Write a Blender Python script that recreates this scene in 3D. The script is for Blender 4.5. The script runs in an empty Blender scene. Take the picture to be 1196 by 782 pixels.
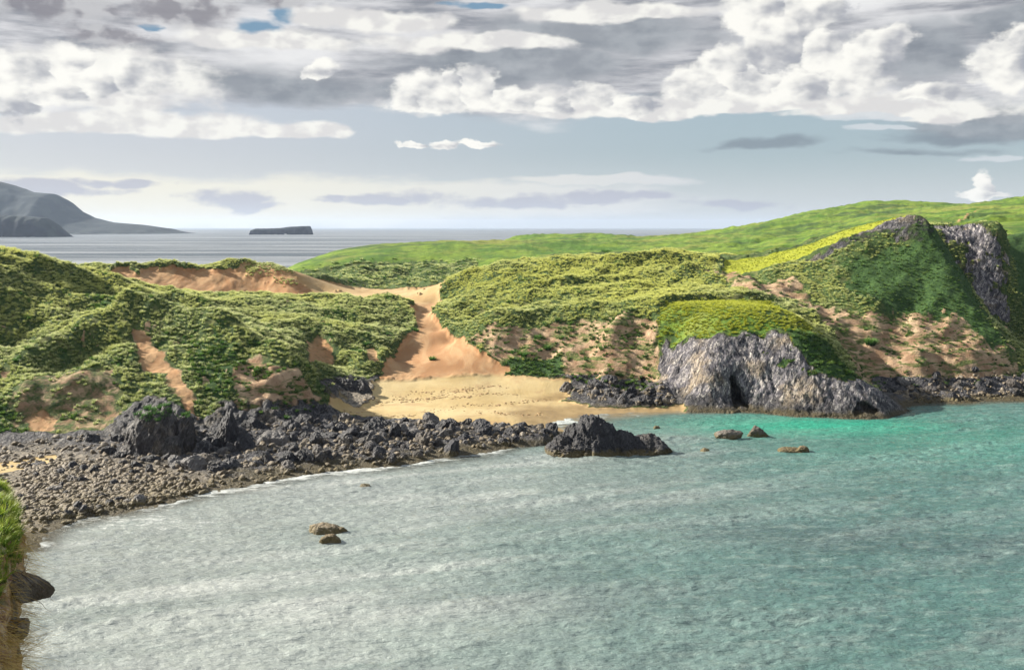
import bpy, math, random
import numpy as np

R = math.radians
rng = np.random.default_rng(7)
random.seed(7)
scene = bpy.context.scene
C = scene.collection
F, CX, HY, EYE = 1150.0, 598.0, 265.0, 40.0      # focal length in photo pixels, principal point, eye height in metres

# ------------------------------------------------------------------ camera
cam_d = bpy.data.cameras.new('camera')
cam = bpy.data.objects.new('camera', cam_d)
C.objects.link(cam)
cam.location = (0, 0, EYE)
cam.rotation_euler = (R(90), 0, 0)
cam_d.sensor_width = 36.0
cam_d.lens = 36.0 * F / 1196.0
cam_d.shift_y = -(391.0 - HY) / 1196.0
cam_d.clip_start = 0.5
cam_d.clip_end = 120000.0
scene.camera = cam

# ------------------------------------------------------------------ sun, exposure
SUN_AZ, SUN_EL = R(-73), R(30)                   # azimuth from +Y towards +X
sv = np.array([math.sin(SUN_AZ) * math.cos(SUN_EL), math.cos(SUN_AZ) * math.cos(SUN_EL), math.sin(SUN_EL)])
sun_d = bpy.data.lights.new('sun', 'SUN')
sun_d.energy = 5.0
sun_d.angle = R(0.6)
sun_d.color = (1.0, 0.93, 0.80)
sun = bpy.data.objects.new('sun', sun_d)
C.objects.link(sun)
sun.location = tuple(sv * 300)
import mathutils
sun.rotation_euler = mathutils.Vector(tuple(sv)).to_track_quat('Z', 'Y').to_euler()
scene.view_settings.view_transform = 'Standard'
scene.view_settings.look = 'None'
scene.view_settings.exposure = 1.4
scene.view_settings.gamma = 1.0
scene.view_settings.use_curve_mapping = False
scene.render.engine = 'CYCLES'
cy = scene.cycles
cy.use_denoising = True
cy.sample_clamp_direct = 5.0
cy.sample_clamp_indirect = 3.0
cy.max_bounces = 4
cy.diffuse_bounces = 2
cy.glossy_bounces = 2
cy.transmission_bounces = 2
cy.transparent_max_bounces = 6
cy.volume_bounces = 0
cy.use_adaptive_sampling = True
cy.adaptive_threshold = 0.01


# ------------------------------------------------------------------ node helpers
class NT:
    def __init__(s, tree):
        s.t = tree

    def n(s, typ, **kw):
        nd = s.t.nodes.new(typ)
        for k, v in kw.items():
            setattr(nd, k, v)
        return nd

    def put(s, sock, v):
        if v is None:
            return
        if isinstance(v, bpy.types.NodeSocket):
            s.t.links.new(v, sock)
        elif isinstance(v, (tuple, list)) and sock.type == 'RGBA' and len(v) == 3:
            sock.default_value = (*v, 1)
        else:
            sock.default_value = v

    def m(s, op, a, b=None, c=None, clamp=False):
        nd = s.n('ShaderNodeMath', operation=op, use_clamp=clamp)
        s.put(nd.inputs[0], a); s.put(nd.inputs[1], b)
        if c is not None:
            s.put(nd.inputs[2], c)
        return nd.outputs[0]

    def v(s, op, a, b=None, scale=None):
        nd = s.n('ShaderNodeVectorMath', operation=op)
        s.put(nd.inputs[0], a)
        if b is not None:
            s.put(nd.inputs[1], b)
        if scale is not None:
            s.put(nd.inputs['Scale'], scale)
        return nd.outputs['Value'] if op in ('DOT_PRODUCT', 'LENGTH') else nd.outputs[0]

    def xyz(s, x, y, z):
        nd = s.n('ShaderNodeCombineXYZ')
        s.put(nd.inputs[0], x); s.put(nd.inputs[1], y); s.put(nd.inputs[2], z)
        return nd.outputs[0]

    def sep(s, a):
        nd = s.n('ShaderNodeSeparateXYZ'); s.put(nd.inputs[0], a)
        return nd.outputs

    def noise(s, vec, scale, detail=4, rough=0.55, dist=0.0, lac=2.0, col=False):
        nd = s.n('ShaderNodeTexNoise')
        s.put(nd.inputs['Vector'], vec)
        nd.inputs['Scale'].default_value = scale
        nd.inputs['Detail'].default_value = detail
        nd.inputs['Roughness'].default_value = rough
        nd.inputs['Distortion'].default_value = dist
        nd.inputs['Lacunarity'].default_value = lac
        return nd.outputs['Color' if col else 'Fac']

    def voro(s, vec, scale, feature='F1', out='Distance'):
        nd = s.n('ShaderNodeTexVoronoi', feature=feature)
        s.put(nd.inputs['Vector'], vec)
        nd.inputs['Scale'].default_value = scale
        return nd.outputs[out]

    def ss(s, x, lo, hi, a=0.0, b=1.0):
        nd = s.n('ShaderNodeMapRange', interpolation_type='SMOOTHSTEP')
        s.put(nd.inputs['Value'], x)
        s.put(nd.inputs['From Min'], lo); s.put(nd.inputs['From Max'], hi)
        s.put(nd.inputs['To Min'], a); s.put(nd.inputs['To Max'], b)
        return nd.outputs['Result']

    def mix(s, f, a, b, blend='MIX'):
        nd = s.n('ShaderNodeMix', data_type='RGBA', blend_type=blend)
        s.put(nd.inputs['Factor'], f)
        s.put(nd.inputs[6], a); s.put(nd.inputs[7], b)
        return nd.outputs[2]

    def attr(s, name, typ='GEOMETRY'):
        return s.n('ShaderNodeAttribute', attribute_name=name, attribute_type=typ)

    def bump(s, h, strength, dist, normal=None):
        nd = s.n('ShaderNodeBump')
        s.put(nd.inputs['Height'], h)
        nd.inputs['Strength'].default_value = strength
        nd.inputs['Distance'].default_value = dist
        if normal is not None:
            s.put(nd.inputs['Normal'], normal)
        return nd.outputs[0]


def material(name):
    mt = bpy.data.materials.new(name)
    mt.use_nodes = True
    g = NT(mt.node_tree)
    return mt, g, mt.node_tree.nodes['Principled BSDF']


# ------------------------------------------------------------------ sky
def build_sky():
    w = bpy.data.worlds.new('World')
    scene.world = w
    w.use_nodes = True
    g = NT(w.node_tree)
    bg = w.node_tree.nodes['Background']
    bg.inputs['Strength'].default_value = 0.10
    d = g.n('ShaderNodeTexCoord').outputs['Generated']
    dx, dy, dz = g.sep(d)[0:3]
    sky = g.n('ShaderNodeTexSky', sky_type='NISHITA', sun_disc=False, sun_elevation=SUN_EL, sun_rotation=SUN_AZ,
              altitude=40.0, air_density=1.0, dust_density=1.6, ozone_density=1.0).outputs[0]
    # azimuth and elevation in milliradian-like units (same size as a photo pixel near the horizon)
    A = g.m('MULTIPLY', g.m('ARCTAN2', dx, dy), F)
    E = g.m('MULTIPLY', g.m('ARCSINE', dz), F)
    P = g.xyz(A, E, 0.0)
    # cloud warp
    wn = g.noise(g.v('MULTIPLY', P, (1, 1.5, 1)), 0.020, 5, 0.6, col=True)
    wv = g.v('MULTIPLY', g.v('SUBTRACT', wn, (0.5, 0.5, 0.5)), (70.0, 34.0, 0.0))
    PW = g.v('ADD', P, wv)
    wn2 = g.noise(g.v('MULTIPLY', P, (1, 2.2, 1)), 0.009, 4, 0.55, col=True)
    PS = g.v('ADD', P, g.v('MULTIPLY', g.v('SUBTRACT', wn2, (0.5, 0.5, 0.5)), (190.0, 34.0, 0.0)))

    def conv(px, py):
        a = math.atan((px - CX) / F)
        return a * F, math.asin((HY - py) / math.hypot(math.hypot(px - CX, F), HY - py)) * F

    def blobs(base, lst, shade=False):
        """largest value of soft discs (px, py, rx, r_up, r_down)"""
        out = sh = None
        for b in lst:
            px, py, rx, ru = b[:4]
            rd = b[4] if len(b) > 4 else ru
            a, e = conv(px, py)
            q = g.v('SUBTRACT', base, (a, e, 0))
            if abs(rd - ru) > 1e-3:
                s_ = g.sep(q)
                yy = g.m('MAXIMUM', g.m('MULTIPLY', s_[1], 1.0 / ru), g.m('MULTIPLY', s_[1], -1.0 / rd))
                q = g.xyz(g.m('MULTIPLY', s_[0], 1.0 / rx), yy, 0.0)
            else:
                q = g.v('MULTIPLY', q, (1.0 / rx, 1.0 / ru, 0))
            f = g.m('SUBTRACT', 1.0, g.v('LENGTH', q))
            if shade:                              # the sun's side of the foremost billow
                k = g.v('DOT_PRODUCT', q, (-0.55, 0.80, 0.0))
                if sh is None:
                    sh = k
                else:
                    nd = g.n('ShaderNodeMix', data_type='FLOAT')
                    g.put(nd.inputs[0], g.ss(g.m('SUBTRACT', f, out), -0.10, 0.10))
                    g.put(nd.inputs[2], sh); g.put(nd.inputs[3], k)
                    sh = nd.outputs[0]
            out = f if out is None else g.m('MAXIMUM', out, f)
        return (out, sh) if shade else out

    S = 1.0 / 0.10 / 2.0 ** 1.4                   # background strength and exposure taken out: colours below are as seen

    def col(r, gg, b):
        return tuple(S * (((c / 255 + 0.055) / 1.055) ** 2.4) for c in (r, gg, b))

    n_big = g.noise(g.v('MULTIPLY', P, (1, 3.0, 1)), 0.0042, 6, 0.55)
    n_fine = g.noise(g.v('MULTIPLY', P, (1, 1.7, 1)), 0.020, 7, 0.57)
    n_soft = g.noise(g.v('MULTIPLY', P, (1, 1.3, 1)), 0.017, 3, 0.5)
    n_soft_l = g.noise(g.v('MULTIPLY', g.v('ADD', P, (-13.0, 12.0, 0)), (1, 1.3, 1)), 0.017, 3, 0.5)
    relief = g.m('ADD', g.m('SUBTRACT', n_soft, n_soft_l), g.m('MULTIPLY', g.m('SUBTRACT', n_fine, g.noise(g.v('MULTIPLY', g.v('ADD', P, (-6.0, 6.0, 0)), (1, 1.7, 1)), 0.020, 7, 0.57)), 0.55))    # > 0 where the cloud falls away from the sun's side
    streak = g.noise(g.v('MULTIPLY', P, (1, 7.0, 1)), 0.006, 6, 0.6)

    # clear air: blue-grey on the right, mauve-grey on the left, paler at the horizon, over the physical sky
    air = g.mix(g.ss(A, -420, 330), col(184, 187, 197), col(158, 176, 185))
    air = g.mix(g.ss(E, 95, 0), air, col(205, 211, 216))
    air = g.mix(0.12, air, sky)
    c = air
    # overcast sheet above ~8 degrees
    sheet = g.ss(g.m('ADD', E, g.m('MULTIPLY', g.m('SUBTRACT', n_big, 0.5), 150.0)), 118, 150)
    grey = g.mix(g.ss(streak, 0.35, 0.64), col(142, 146, 155), col(224, 224, 226))
    grey = g.mix(g.ss(n_big, 0.46, 0.68), grey, col(238, 238, 238))
    c = g.mix(sheet, c, grey)
    # blue gaps
    f = blobs(PS, [(290, 30, 40, 14), (330, 20, 26, 12), (560, 8, 40, 6), (150, 30, 16, 5)])
    c = g.mix(g.ss(f, 0.05, 0.55), c, col(124, 157, 183))
    # dark slate bands
    f = blobs(PS, [(330, 100, 190, 26), (600, 75, 190, 40), (700, 40, 200, 34), (520, 105, 130, 18), (1085, 60, 70, 48), (1190, 25, 90, 30),
                   (1170, 140, 130, 26), (960, 60, 90, 30)])
    f = g.m('ADD', f, g.m('MULTIPLY', g.m('SUBTRACT', streak, 0.5), 1.1))
    c = g.mix(g.ss(f, 0.02, 0.62, 0, 0.86), c, g.mix(g.ss(n_fine, 0.35, 0.65), col(134, 141, 150), col(164, 170, 176)))
    # heavy grey at top left
    f = blobs(PW, [(60, 0, 120, 34), (215, 8, 80, 34), (130, 40, 60, 12), (330, 0, 40, 14)])
    f = g.m('ADD', f, g.m('MULTIPLY', g.m('SUBTRACT', n_fine, 0.5), 1.0))
    c = g.mix(g.ss(f, 0.05, 0.6, 0, 0.9), c, g.mix(g.ss(relief, -0.08, 0.08), col(196, 196, 198), col(142, 140, 147)))
    # cream and white cloud banks: long, flat
    f = blobs(PS, [(170, 148, 230, 26, 12), (340, 152, 70, 14, 9), (800, 128, 390, 22, 9), (1060, 132, 160, 20, 9), (300, 45, 150, 14),
                   (560, 50, 160, 14), (420, 22, 120, 18), (720, 14, 170, 12), (90, 90, 190, 46), (640, 122, 230, 22, 8)])
    f = g.m('ADD', f, g.m('MULTIPLY', g.m('SUBTRACT', n_fine, 0.5), 1.0))
    white = g.mix(g.ss(relief, -0.10, 0.09), col(253, 252, 247), col(206, 205, 210))
    c = g.mix(g.ss(f, 0.06, 0.42), c, g.mix(0.45, white, col(241, 239, 231)))
    # heaped cumulus
    f, side = blobs(PW, [(505, 118, 62, 42, 16), (553, 108, 40, 38, 26), (480, 122, 36, 26, 12), (524, 96, 26, 22, 20), (600, 122, 60, 26, 14), (690, 112, 36, 24, 14),
                   (640, 124, 40, 18, 12), (740, 124, 44, 18, 12),
                   (30, 80, 44, 30, 26), (75, 72, 34, 26, 24), (105, 100, 50, 30, 20), (160, 92, 46, 32, 22), (10, 116, 54, 24), (60, 112, 40, 22, 14), (372, 84, 26, 18, 14),
                   (812, 100, 46, 30, 24), (850, 82, 44, 36, 34), (905, 50, 44, 40, 40), (880, 100, 50, 32, 26), (935, 104, 56, 34, 24), (1000, 84, 48, 40, 36), (1034, 52, 40, 30, 30),
                   (960, 62, 40, 34, 30), (880, 18, 46, 34, 30), (950, 14, 50, 30), (1172, 84, 42, 36, 26), (1196, 56, 40, 30, 30), (1085, 112, 50, 18, 12),
                   (300, 244, 26, 10, 7), (352, 238, 22, 8, 6), (668, 242, 30, 9, 7), (720, 240, 24, 8, 6), (548, 240, 30, 9, 6), (600, 240, 34, 16, 9), (430, 238, 30, 15, 8), (1158, 222, 14, 24, 10), (1150, 228, 30, 8, 6),
                   (520, 168, 26, 9, 7), (560, 166, 26, 8, 7), (480, 166, 18, 6, 5)], True)
    body = g.m('ADD', f, g.m('MULTIPLY', g.m('SUBTRACT', n_fine, 0.5), 0.75))
    lit = g.m('ADD', g.m('MULTIPLY', side, -0.42), g.m('ADD', g.m('MULTIPLY', relief, 1.5), 0.06))
    cum = g.mix(g.ss(lit, -0.28, 0.42), col(255, 253, 246), col(170, 173, 181))
    c = g.mix(g.ss(body, 0.08, 0.36), c, cum)
    # small dark scud over the clear band
    f = blobs(PS, [(905, 168, 80, 9, 7), (1060, 178, 100, 9, 6), (1110, 160, 90, 12, 8), (880, 170, 50, 7)])
    f = g.m('ADD', f, g.m('MULTIPLY', g.m('SUBTRACT', streak, 0.5), 0.9))
    c = g.mix(g.ss(f, 0.0, 0.8, 0, 0.7), c, col(126, 137, 148))
    f = blobs(PS, [(1030, 150, 40, 4), (1145, 184, 40, 5), (1000, 140, 60, 5)])
    c = g.mix(g.ss(f, 0.1, 0.5, 0, 0.8), c, col(214, 220, 224))
    # low cream bank near the horizon on the left and middle
    f = blobs(PS, [(80, 232, 330, 38, 46), (340, 232, 330, 30, 46), (560, 232, 330, 24, 30), (700, 212, 140, 9, 9)])
    f = g.m('ADD', f, g.m('MULTIPLY', g.m('SUBTRACT', streak, 0.5), 0.8))
    c = g.mix(g.ss(f, 0.06, 0.46, 0, 0.95), c, g.mix(g.ss(A, -400, 330), col(242, 238, 222), col(216, 219, 222)))
    # mauve patches in it
    f = blobs(PS, [(60, 220, 110, 14, 10), (268, 230, 56, 13, 11), (398, 232, 36, 8, 6), (470, 232, 90, 9, 8), (600, 236, 90, 9), (300, 236, 40, 9), (150, 212, 60, 6, 8), (700, 230, 110, 8, 8), (850, 236, 70, 7, 7)])
    f = g.m('ADD', f, g.m('MULTIPLY', g.m('SUBTRACT', n_fine, 0.5), 1.6))
    c = g.mix(g.ss(f, 0.02, 0.55, 0, 0.82), c, col(180, 183, 197))
    # the rest of the dome: broken cloud, seen only by the land and water
    rest = g.mix(g.ss(g.noise(d, 3.0, 3, 0.6), 0.40, 0.62), col(150, 168, 190), col(236, 236, 234))
    g.put(bg.inputs['Color'], c)
    bg2 = g.n('ShaderNodeBackground')
    bg2.inputs['Strength'].default_value = 0.10
    g.put(bg2.inputs['Color'], rest)
    win = g.m('MULTIPLY', g.ss(E, 480, 330), g.m('MULTIPLY', g.ss(dy, 0.30, 0.55), g.ss(E, -60, -6)))
    mx = g.n('ShaderNodeMixShader')
    g.put(mx.inputs[0], win)
    w.node_tree.links.new(bg2.outputs[0], mx.inputs[1])
    w.node_tree.links.new(bg.outputs[0], mx.inputs[2])
    w.node_tree.links.new(mx.outputs[0], w.node_tree.nodes['World Output'].inputs['Surface'])
    w.cycles.sampling_method = 'MANUAL'
    w.cycles.sample_map_resolution = 512


build_sky()


# ------------------------------------------------------------------ numpy noise
def _hash(ix, iy, iz, seed):
    h = (ix.astype(np.uint32) * np.uint32(374761393) + iy.astype(np.uint32) * np.uint32(668265263)
         + iz.astype(np.uint32) * np.uint32(2246822519) + np.uint32((seed * 3266489917) & 0xffffffff))
    h ^= h >> np.uint32(15); h *= np.uint32(2246822519)
    h ^= h >> np.uint32(13); h *= np.uint32(3266489917)
    h ^= h >> np.uint32(16)
    return h


def perlin(p, seed=0):
    p = np.asarray(p, np.float32)
    i = np.floor(p).astype(np.int32)
    f = p - i
    u = f * f * f * (f * (f * 6 - 15) + 10)
    out = None
    acc = np.zeros(len(p), np.float32)
    for dx in (0, 1):
        for dy in (0, 1):
            for dz in (0, 1):
                h = _hash(i[:, 0] + dx, i[:, 1] + dy, i[:, 2] + dz, seed)
                gx = (h & np.uint32(1023)).astype(np.float32) / 511.5 - 1
                gy = ((h >> np.uint32(10)) & np.uint32(1023)).astype(np.float32) / 511.5 - 1
                gz = ((h >> np.uint32(20)) & np.uint32(1023)).astype(np.float32) / 511.5 - 1
                dot = gx * (f[:, 0] - dx) + gy * (f[:, 1] - dy) + gz * (f[:, 2] - dz)
                wx = u[:, 0] if dx else 1 - u[:, 0]
                wy = u[:, 1] if dy else 1 - u[:, 1]
                wz = u[:, 2] if dz else 1 - u[:, 2]
                acc += wx * wy * wz * dot
    return acc * 1.25


def fbm(p, oct=4, seed=0, gain=0.5, ridged=False):
    p = np.asarray(p, np.float32)
    a, s, out = 1.0, 0.0, np.zeros(len(p), np.float32)
    for k in range(oct):
        n = perlin(p * (2.03 ** k) + 17.3 * k, seed + k)
        out += a * ((1 - 2 * np.abs(n)) if ridged else n)
        s += a
        a *= gain
    return out / s


def sstep(x, lo, hi):
    t = np.clip((x - lo) / (hi - lo), 0, 1)
    return t * t * (3 - 2 * t)


# ------------------------------------------------------------------ survey points of the land (photo pixel x, pixel y, distance) -> world
def W(px, py, Y):
    return ((px - CX) / F * Y, Y, EYE - (py - HY) / F * Y)


def G(px, py, z):                                 # ground level z known
    return W(px, py, (EYE - z) * F / (py - HY))


def Z(px, Y, z):
    return ((px - CX) / F * Y, Y, z)


PTS = []


def line(pts, step=9.0):
    pts = [np.array(p, float) for p in pts]
    for a, b in zip(pts[:-1], pts[1:]):
        n = max(1, int(np.linalg.norm(b - a) / step))
        for k in range(n):
            PTS.append(a + (b - a) * k / n)
    PTS.append(pts[-1])


def spots(pts):
    PTS.extend(np.array(p, float) for p in pts)


# shoreline and sea floor
shore = [G(-70, 640, 0), G(30, 622, 0), G(100, 600, 0), G(170, 588, 0), G(230, 573, 0), G(300, 560, 0), G(370, 548, 0), G(430, 543, 0),
         G(490, 536, 0), G(540, 527, 0), G(600, 521, 0), G(645, 518, 0), G(660, 505, 0), G(640, 495, 0), G(655, 490, 0), G(700, 483, 0),
         G(770, 480, 0), G(850, 481, 0), G(900, 482, 0), G(960, 486, 0), G(1000, 488, 0), G(1035, 487, 0), G(1052, 476, 0),
         G(1075, 470, 0), G(1130, 468, 0), G(1196, 467, 0), G(1290, 466, 0)]
line(shore, 7)
for off, z in ((9, -1.0), (24, -2.6), (50, -5.0)):
    spots([(p[0] * (1 - off / p[1]), p[1] - off, z) for p in shore[::2] if not (640 < p[0] / p[1] * F + CX < 662 and off < 12)])
spots([Z(px, Y, -7) for px in (-100, 200, 500, 800, 1100, 1300) for Y in (110, 80)])
spots([Z(760, 190, -2.2), Z(900, 200, -1.7), Z(1000, 190, -3), Z(1150, 210, -2.2), Z(1150, 190, -3.5)])
# left shore flats
spots([G(-70, 530, 1.6), G(0, 530, 1.2), G(60, 535, 1.1), G(0, 580, .5), G(100, 545, 1.0), G(100, 575, .5), G(200, 550, .7), G(300, 533, 1.0),
       G(400, 518, 1.2), G(450, 512, 1.5), G(500, 505, 1.4), G(560, 505, 1.3), G(610, 505, 1.1), G(400, 490, 1.8), G(480, 492, 1.5),
       G(560, 492, 1.0), G(615, 492, .5)])
# beach
spots([G(400, 478, 1.3), G(450, 465, 1.6), G(550, 460, 1.8), G(650, 452, 1.6), G(640, 475, .6), G(560, 478, 1.0), G(480, 478, 1.2), G(700, 470, .8),
       G(560, 442, 3.0), G(620, 442, 3.0), G(460, 448, 2.8), G(690, 452, 2.0)])
# sand gully and the flat behind
spots([W(500, 425, 248), W(470, 440, 240), W(530, 412, 254), W(500, 392, 270), W(485, 402, 264), W(515, 387, 276), W(530, 400, 268), W(500, 366, 297),
       W(512, 353, 314), W(485, 353, 314), W(300, 346, 335), W(400, 346, 335), W(450, 343, 350), W(500, 340, 364), W(530, 334, 385), W(420, 341, 372)])
# left hill
line([W(-90, 302, 225), W(0, 304, 240), W(50, 307, 246), W(100, 318, 256), W(150, 333, 272), W(200, 345, 290)], 6)
spots([Z(-90, 290, 20), Z(0, 300, 20), Z(100, 310, 17), Z(200, 312, 17.5), Z(0, 350, 7), Z(100, 350, 8), Z(-90, 350, 6), Z(0, 400, -3), Z(150, 430, -4),
       Z(-90, 400, -4), Z(300, 440, -4), Z(280, 400, 4), Z(340, 430, 4)])
spots([W(300, 349, 300), W(400, 350, 300), W(350, 364, 280), W(420, 362, 285), W(260, 350, 292)])
line([W(235, 367, 262), W(300, 389, 255), W(350, 383, 262)])
line([W(350, 382, 262), W(390, 410, 249), W(430, 434, 240)], 6)
line([W(425, 392, 262), W(459, 432, 243)], 6)
line([W(450, 352, 303), W(478, 360, 296), W(487, 380, 278), W(462, 400, 262)], 6)
spots([W(400, 378, 274), W(450, 382, 275), W(425, 415, 246), W(380, 430, 236), W(400, 443, 228), G(385, 462, 2.0), G(430, 463, 2.0), G(350, 470, 2.4),
       W(455, 420, 254), W(440, 440, 238)])
line([W(150, 363, 222), W(200, 372, 220), W(260, 386, 215), W(320, 415, 207), W(360, 447, 202), W(392, 476, 198)], 6)
spots([W(120, 343, 250), W(60, 330, 240), W(0, 340, 226), W(180, 358, 240), W(200, 366, 240), W(330, 396, 240), W(360, 422, 228), W(382, 450, 219), W(290, 392, 240)])
line([W(150, 363, 222), W(100, 390, 213), W(60, 416, 206), W(0, 442, 198), W(-70, 460, 192)], 7)
spots([W(70, 375, 222), W(0, 400, 212), W(-70, 400, 208), W(100, 430, 200), W(60, 452, 192), W(0, 472, 187), G(0, 508, 2.4), G(60, 502, 2.8), G(120, 503, 2.8), G(-70, 510, 2.6),
       W(200, 402, 208), W(205, 440, 196), W(170, 462, 191), W(200, 472, 187), W(260, 432, 200), W(260, 474, 189), W(320, 460, 194), G(350, 485, 3.0),
       G(300, 495, 2.6), G(240, 505, 2.2), G(180, 510, 2.2), W(140, 410, 206)])
# orange sand dune
line([Z(95, 345, 22.0), W(140, 317, 345), W(200, 312, 348), W(260, 311, 350), W(315, 311, 350), W(345, 320, 346), W(372, 341, 340)], 7)
spots([W(140, 334, 322), W(200, 344, 323), W(260, 347, 326), W(320, 347, 330), W(365, 347, 333), W(230, 330, 336), W(320, 332, 338)])
# middle dune hill
line([W(497, 353, 310), W(520, 333, 318), W(560, 320, 320), W(600, 312, 321), W(650, 307, 323), W(700, 303, 325), W(740, 300, 326), W(780, 297, 326),
      W(820, 305, 318), W(845, 313, 310)], 8)
line([W(507, 372, 284), W(520, 386, 272), W(545, 391, 264), W(580, 377, 262), W(620, 373, 262), W(680, 368, 260), W(740, 361, 258), W(775, 361, 250)], 7)
spots([W(600, 342, 290), W(700, 337, 290), W(780, 337, 286), W(545, 355, 290), W(650, 322, 306), W(740, 315, 308), W(640, 358, 274), W(730, 350, 270)])
line([G(577, 439, 3.2), G(620, 440, 3.2), G(660, 443, 3.0), G(700, 446, 2.6), G(760, 455, 2.2)], 7)
spots([W(600, 407, 251), W(640, 405, 251), W(680, 403, 250), W(750, 405, 243), W(575, 410, 251)])
line([W(735, 376, 251), W(715, 402, 243), W(703, 432, 235)], 6)
spots([Z(560, 350, 20.5), Z(650, 355, 22), Z(740, 360, 24)])
# rocky headland with the cave
line([W(790, 362, 245), W(850, 356, 243), W(900, 358, 240), W(935, 373, 236), W(960, 396, 230), W(985, 430, 224), W(1003, 444, 220), W(1030, 461, 213),
      W(1041, 476, 208)], 5)
line([W(772, 384, 241), W(800, 386, 236), W(828, 392, 228), W(848, 384, 227.5), W(872, 383, 226.8), W(900, 381, 226), W(930, 394, 222)], 5)
line([G(772, 454, 3.2), G(798, 464, 1.6), G(836, 475, .8), G(858, 473, 1.0), G(900, 476, 1.0), G(950, 478, 1.2), G(1000, 483, .9), G(1035, 484, .6)], 5)
spots([W(785, 400, 238.5), W(815, 405, 227), W(850, 402, 224), W(905, 402, 222.3), W(785, 420, 234), W(806, 430, 226), W(832, 430, 219.5), W(860, 430, 220), W(905, 430, 218.5), W(950, 440, 215), W(990, 460, 211)])
spots([W(850, 352, 260), W(800, 352, 264), W(900, 350, 264), W(960, 382, 252), W(985, 410, 243), W(1005, 432, 238), G(1025, 447, 2.8), G(1050, 455, 1.2)])
# right hill
line([W(860, 322, 292), W(900, 314, 290), W(940, 303, 288), W(1000, 282, 284), W(1040, 270, 282), W(1075, 258, 280)], 7)
spots([W(860, 307, 330), W(950, 288, 322), W(1030, 268, 305), W(1070, 257.5, 288)])
line([W(1075, 258, 280), W(1090, 275, 276), W(1105, 310, 268), W(1125, 350, 258), W(1150, 385, 250), W(1175, 411, 245), W(1200, 428, 243)], 6)
spots([W(1000, 312, 275), W(940, 332, 276), W(1050, 302, 275), W(1085, 350, 258), W(1000, 352, 262), W(940, 362, 262), W(1000, 392, 250),
       W(1080, 402, 245), W(1000, 420, 243), W(1080, 430, 238), W(1140, 428, 239), W(880, 340, 275), W(1130, 400, 246),
       G(1050, 446, 2.8), G(1100, 446, 2.8), G(1150, 446, 2.8), G(1200, 444, 3.0), G(1290, 444, 3.0), G(1100, 459, .9), G(1196, 459, .9), G(1290, 458, .9)])
# right cliff and recess
line([W(1086, 268, 322), W(1130, 266.5, 325), W(1163, 266, 322)], 6)
spots([Z(1100, 312, 27), Z(1125, 311, 23), Z(1146, 308, 19), Z(1135, 285, 17), Z(1160, 275, 11), Z(1115, 288, 25), Z(1180, 266, 5)])
line([W(1163, 267, 321), W(1171, 310, 314), W(1178, 360, 306), W(1183, 400, 298)], 6)
spots([W(1178, 275, 350), W(1196, 275, 345), W(1192, 330, 325), W(1200, 385, 300), W(1210, 420, 275), W(1290, 330, 320), W(1290, 260, 360)])
# meadows far behind
line([W(335, 320, 470), W(345, 310, 500), W(380, 299, 540), W(450, 293, 580), W(520, 290, 600), W(580, 287.5, 640), W(650, 286.5, 645), W(730, 286, 640),
      W(800, 280.5, 640), W(850, 272, 650), W(905, 258, 660), W(925, 253, 670), W(960, 247, 680), W(1010, 238, 700), W(1050, 236, 700), W(1085, 244, 660),
      W(1130, 243, 600), W(1196, 232, 560), W(1290, 225, 540)], 18)
line([W(592, 281, 760), W(620, 278.5, 770), W(650, 278, 775), W(700, 278, 775), W(728, 281.5, 765)], 18)
spots([Z(335, 560, -3), Z(380, 640, -3), Z(450, 680, -3), Z(520, 720, 0), Z(560, 800, -3), Z(650, 900, -4), Z(750, 860, -4), Z(820, 800, 5), Z(900, 900, 10),
       Z(1000, 950, 30), Z(1100, 950, 40), Z(1250, 900, 40), Z(250, 520, -5), Z(150, 500, -5), Z(0, 500, -5), Z(-100, 500, -5), Z(0, 700, -6), Z(200, 700, -6), Z(0, 950, -6), Z(400, 950, -6)])
spots([W(900, 281, 500), W(1000, 263, 520), W(850, 286, 500), W(800, 291, 480), W(700, 298, 470), W(600, 303, 470), W(560, 316, 420), W(950, 287, 380),
       W(860, 301, 400), W(1040, 268, 400), W(1100, 258, 440), W(1180, 257, 420), W(400, 319, 450), W(480, 321, 440), W(480, 334, 405), W(380, 334, 405),
       W(620, 308, 400), W(430, 326, 430), W(700, 300.5, 400), W(1100, 262, 380), W(1160, 262, 380), W(540, 322, 410)])

Q = np.array(PTS, np.float64)
keep = [0]
for i in range(1, len(Q)):                        # drop near-duplicates
    if np.min(np.hypot(*(Q[keep, :2] - Q[i, :2]).T)) > 1.6:
        keep.append(i)
Q = Q[keep]
XS = 1.0 / 50.0


def kern(a, b):
    d2 = (a * a).sum(1)[:, None] + (b * b).sum(1)[None] - 2 * a @ b.T
    return np.sqrt(np.maximum(d2, 0) + (2.6 * XS) ** 2)


def solve():
    q = Q[:, :2] * XS
    n = len(q)
    A = np.zeros((n + 3, n + 3))
    A[:n, :n] = kern(q, q) - 0.004 * np.eye(n)
    A[:n, n] = 1; A[:n, n + 1:] = q
    A[n:, :n] = A[:n, n:].T
    b = np.zeros(n + 3); b[:n] = Q[:, 2]
    return q.astype(np.float64), np.linalg.solve(A, b)


_q, _w = solve()


def height(x, y):
    p = np.stack([x, y], 1) * XS
    out = np.empty(len(p))
    for k in range(0, len(p), 60000):
        s_ = p[k:k + 60000]
        out[k:k + 60000] = kern(s_, _q) @ _w[:-3] + _w[-3] + s_ @ _w[-2:]
    return out


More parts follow.
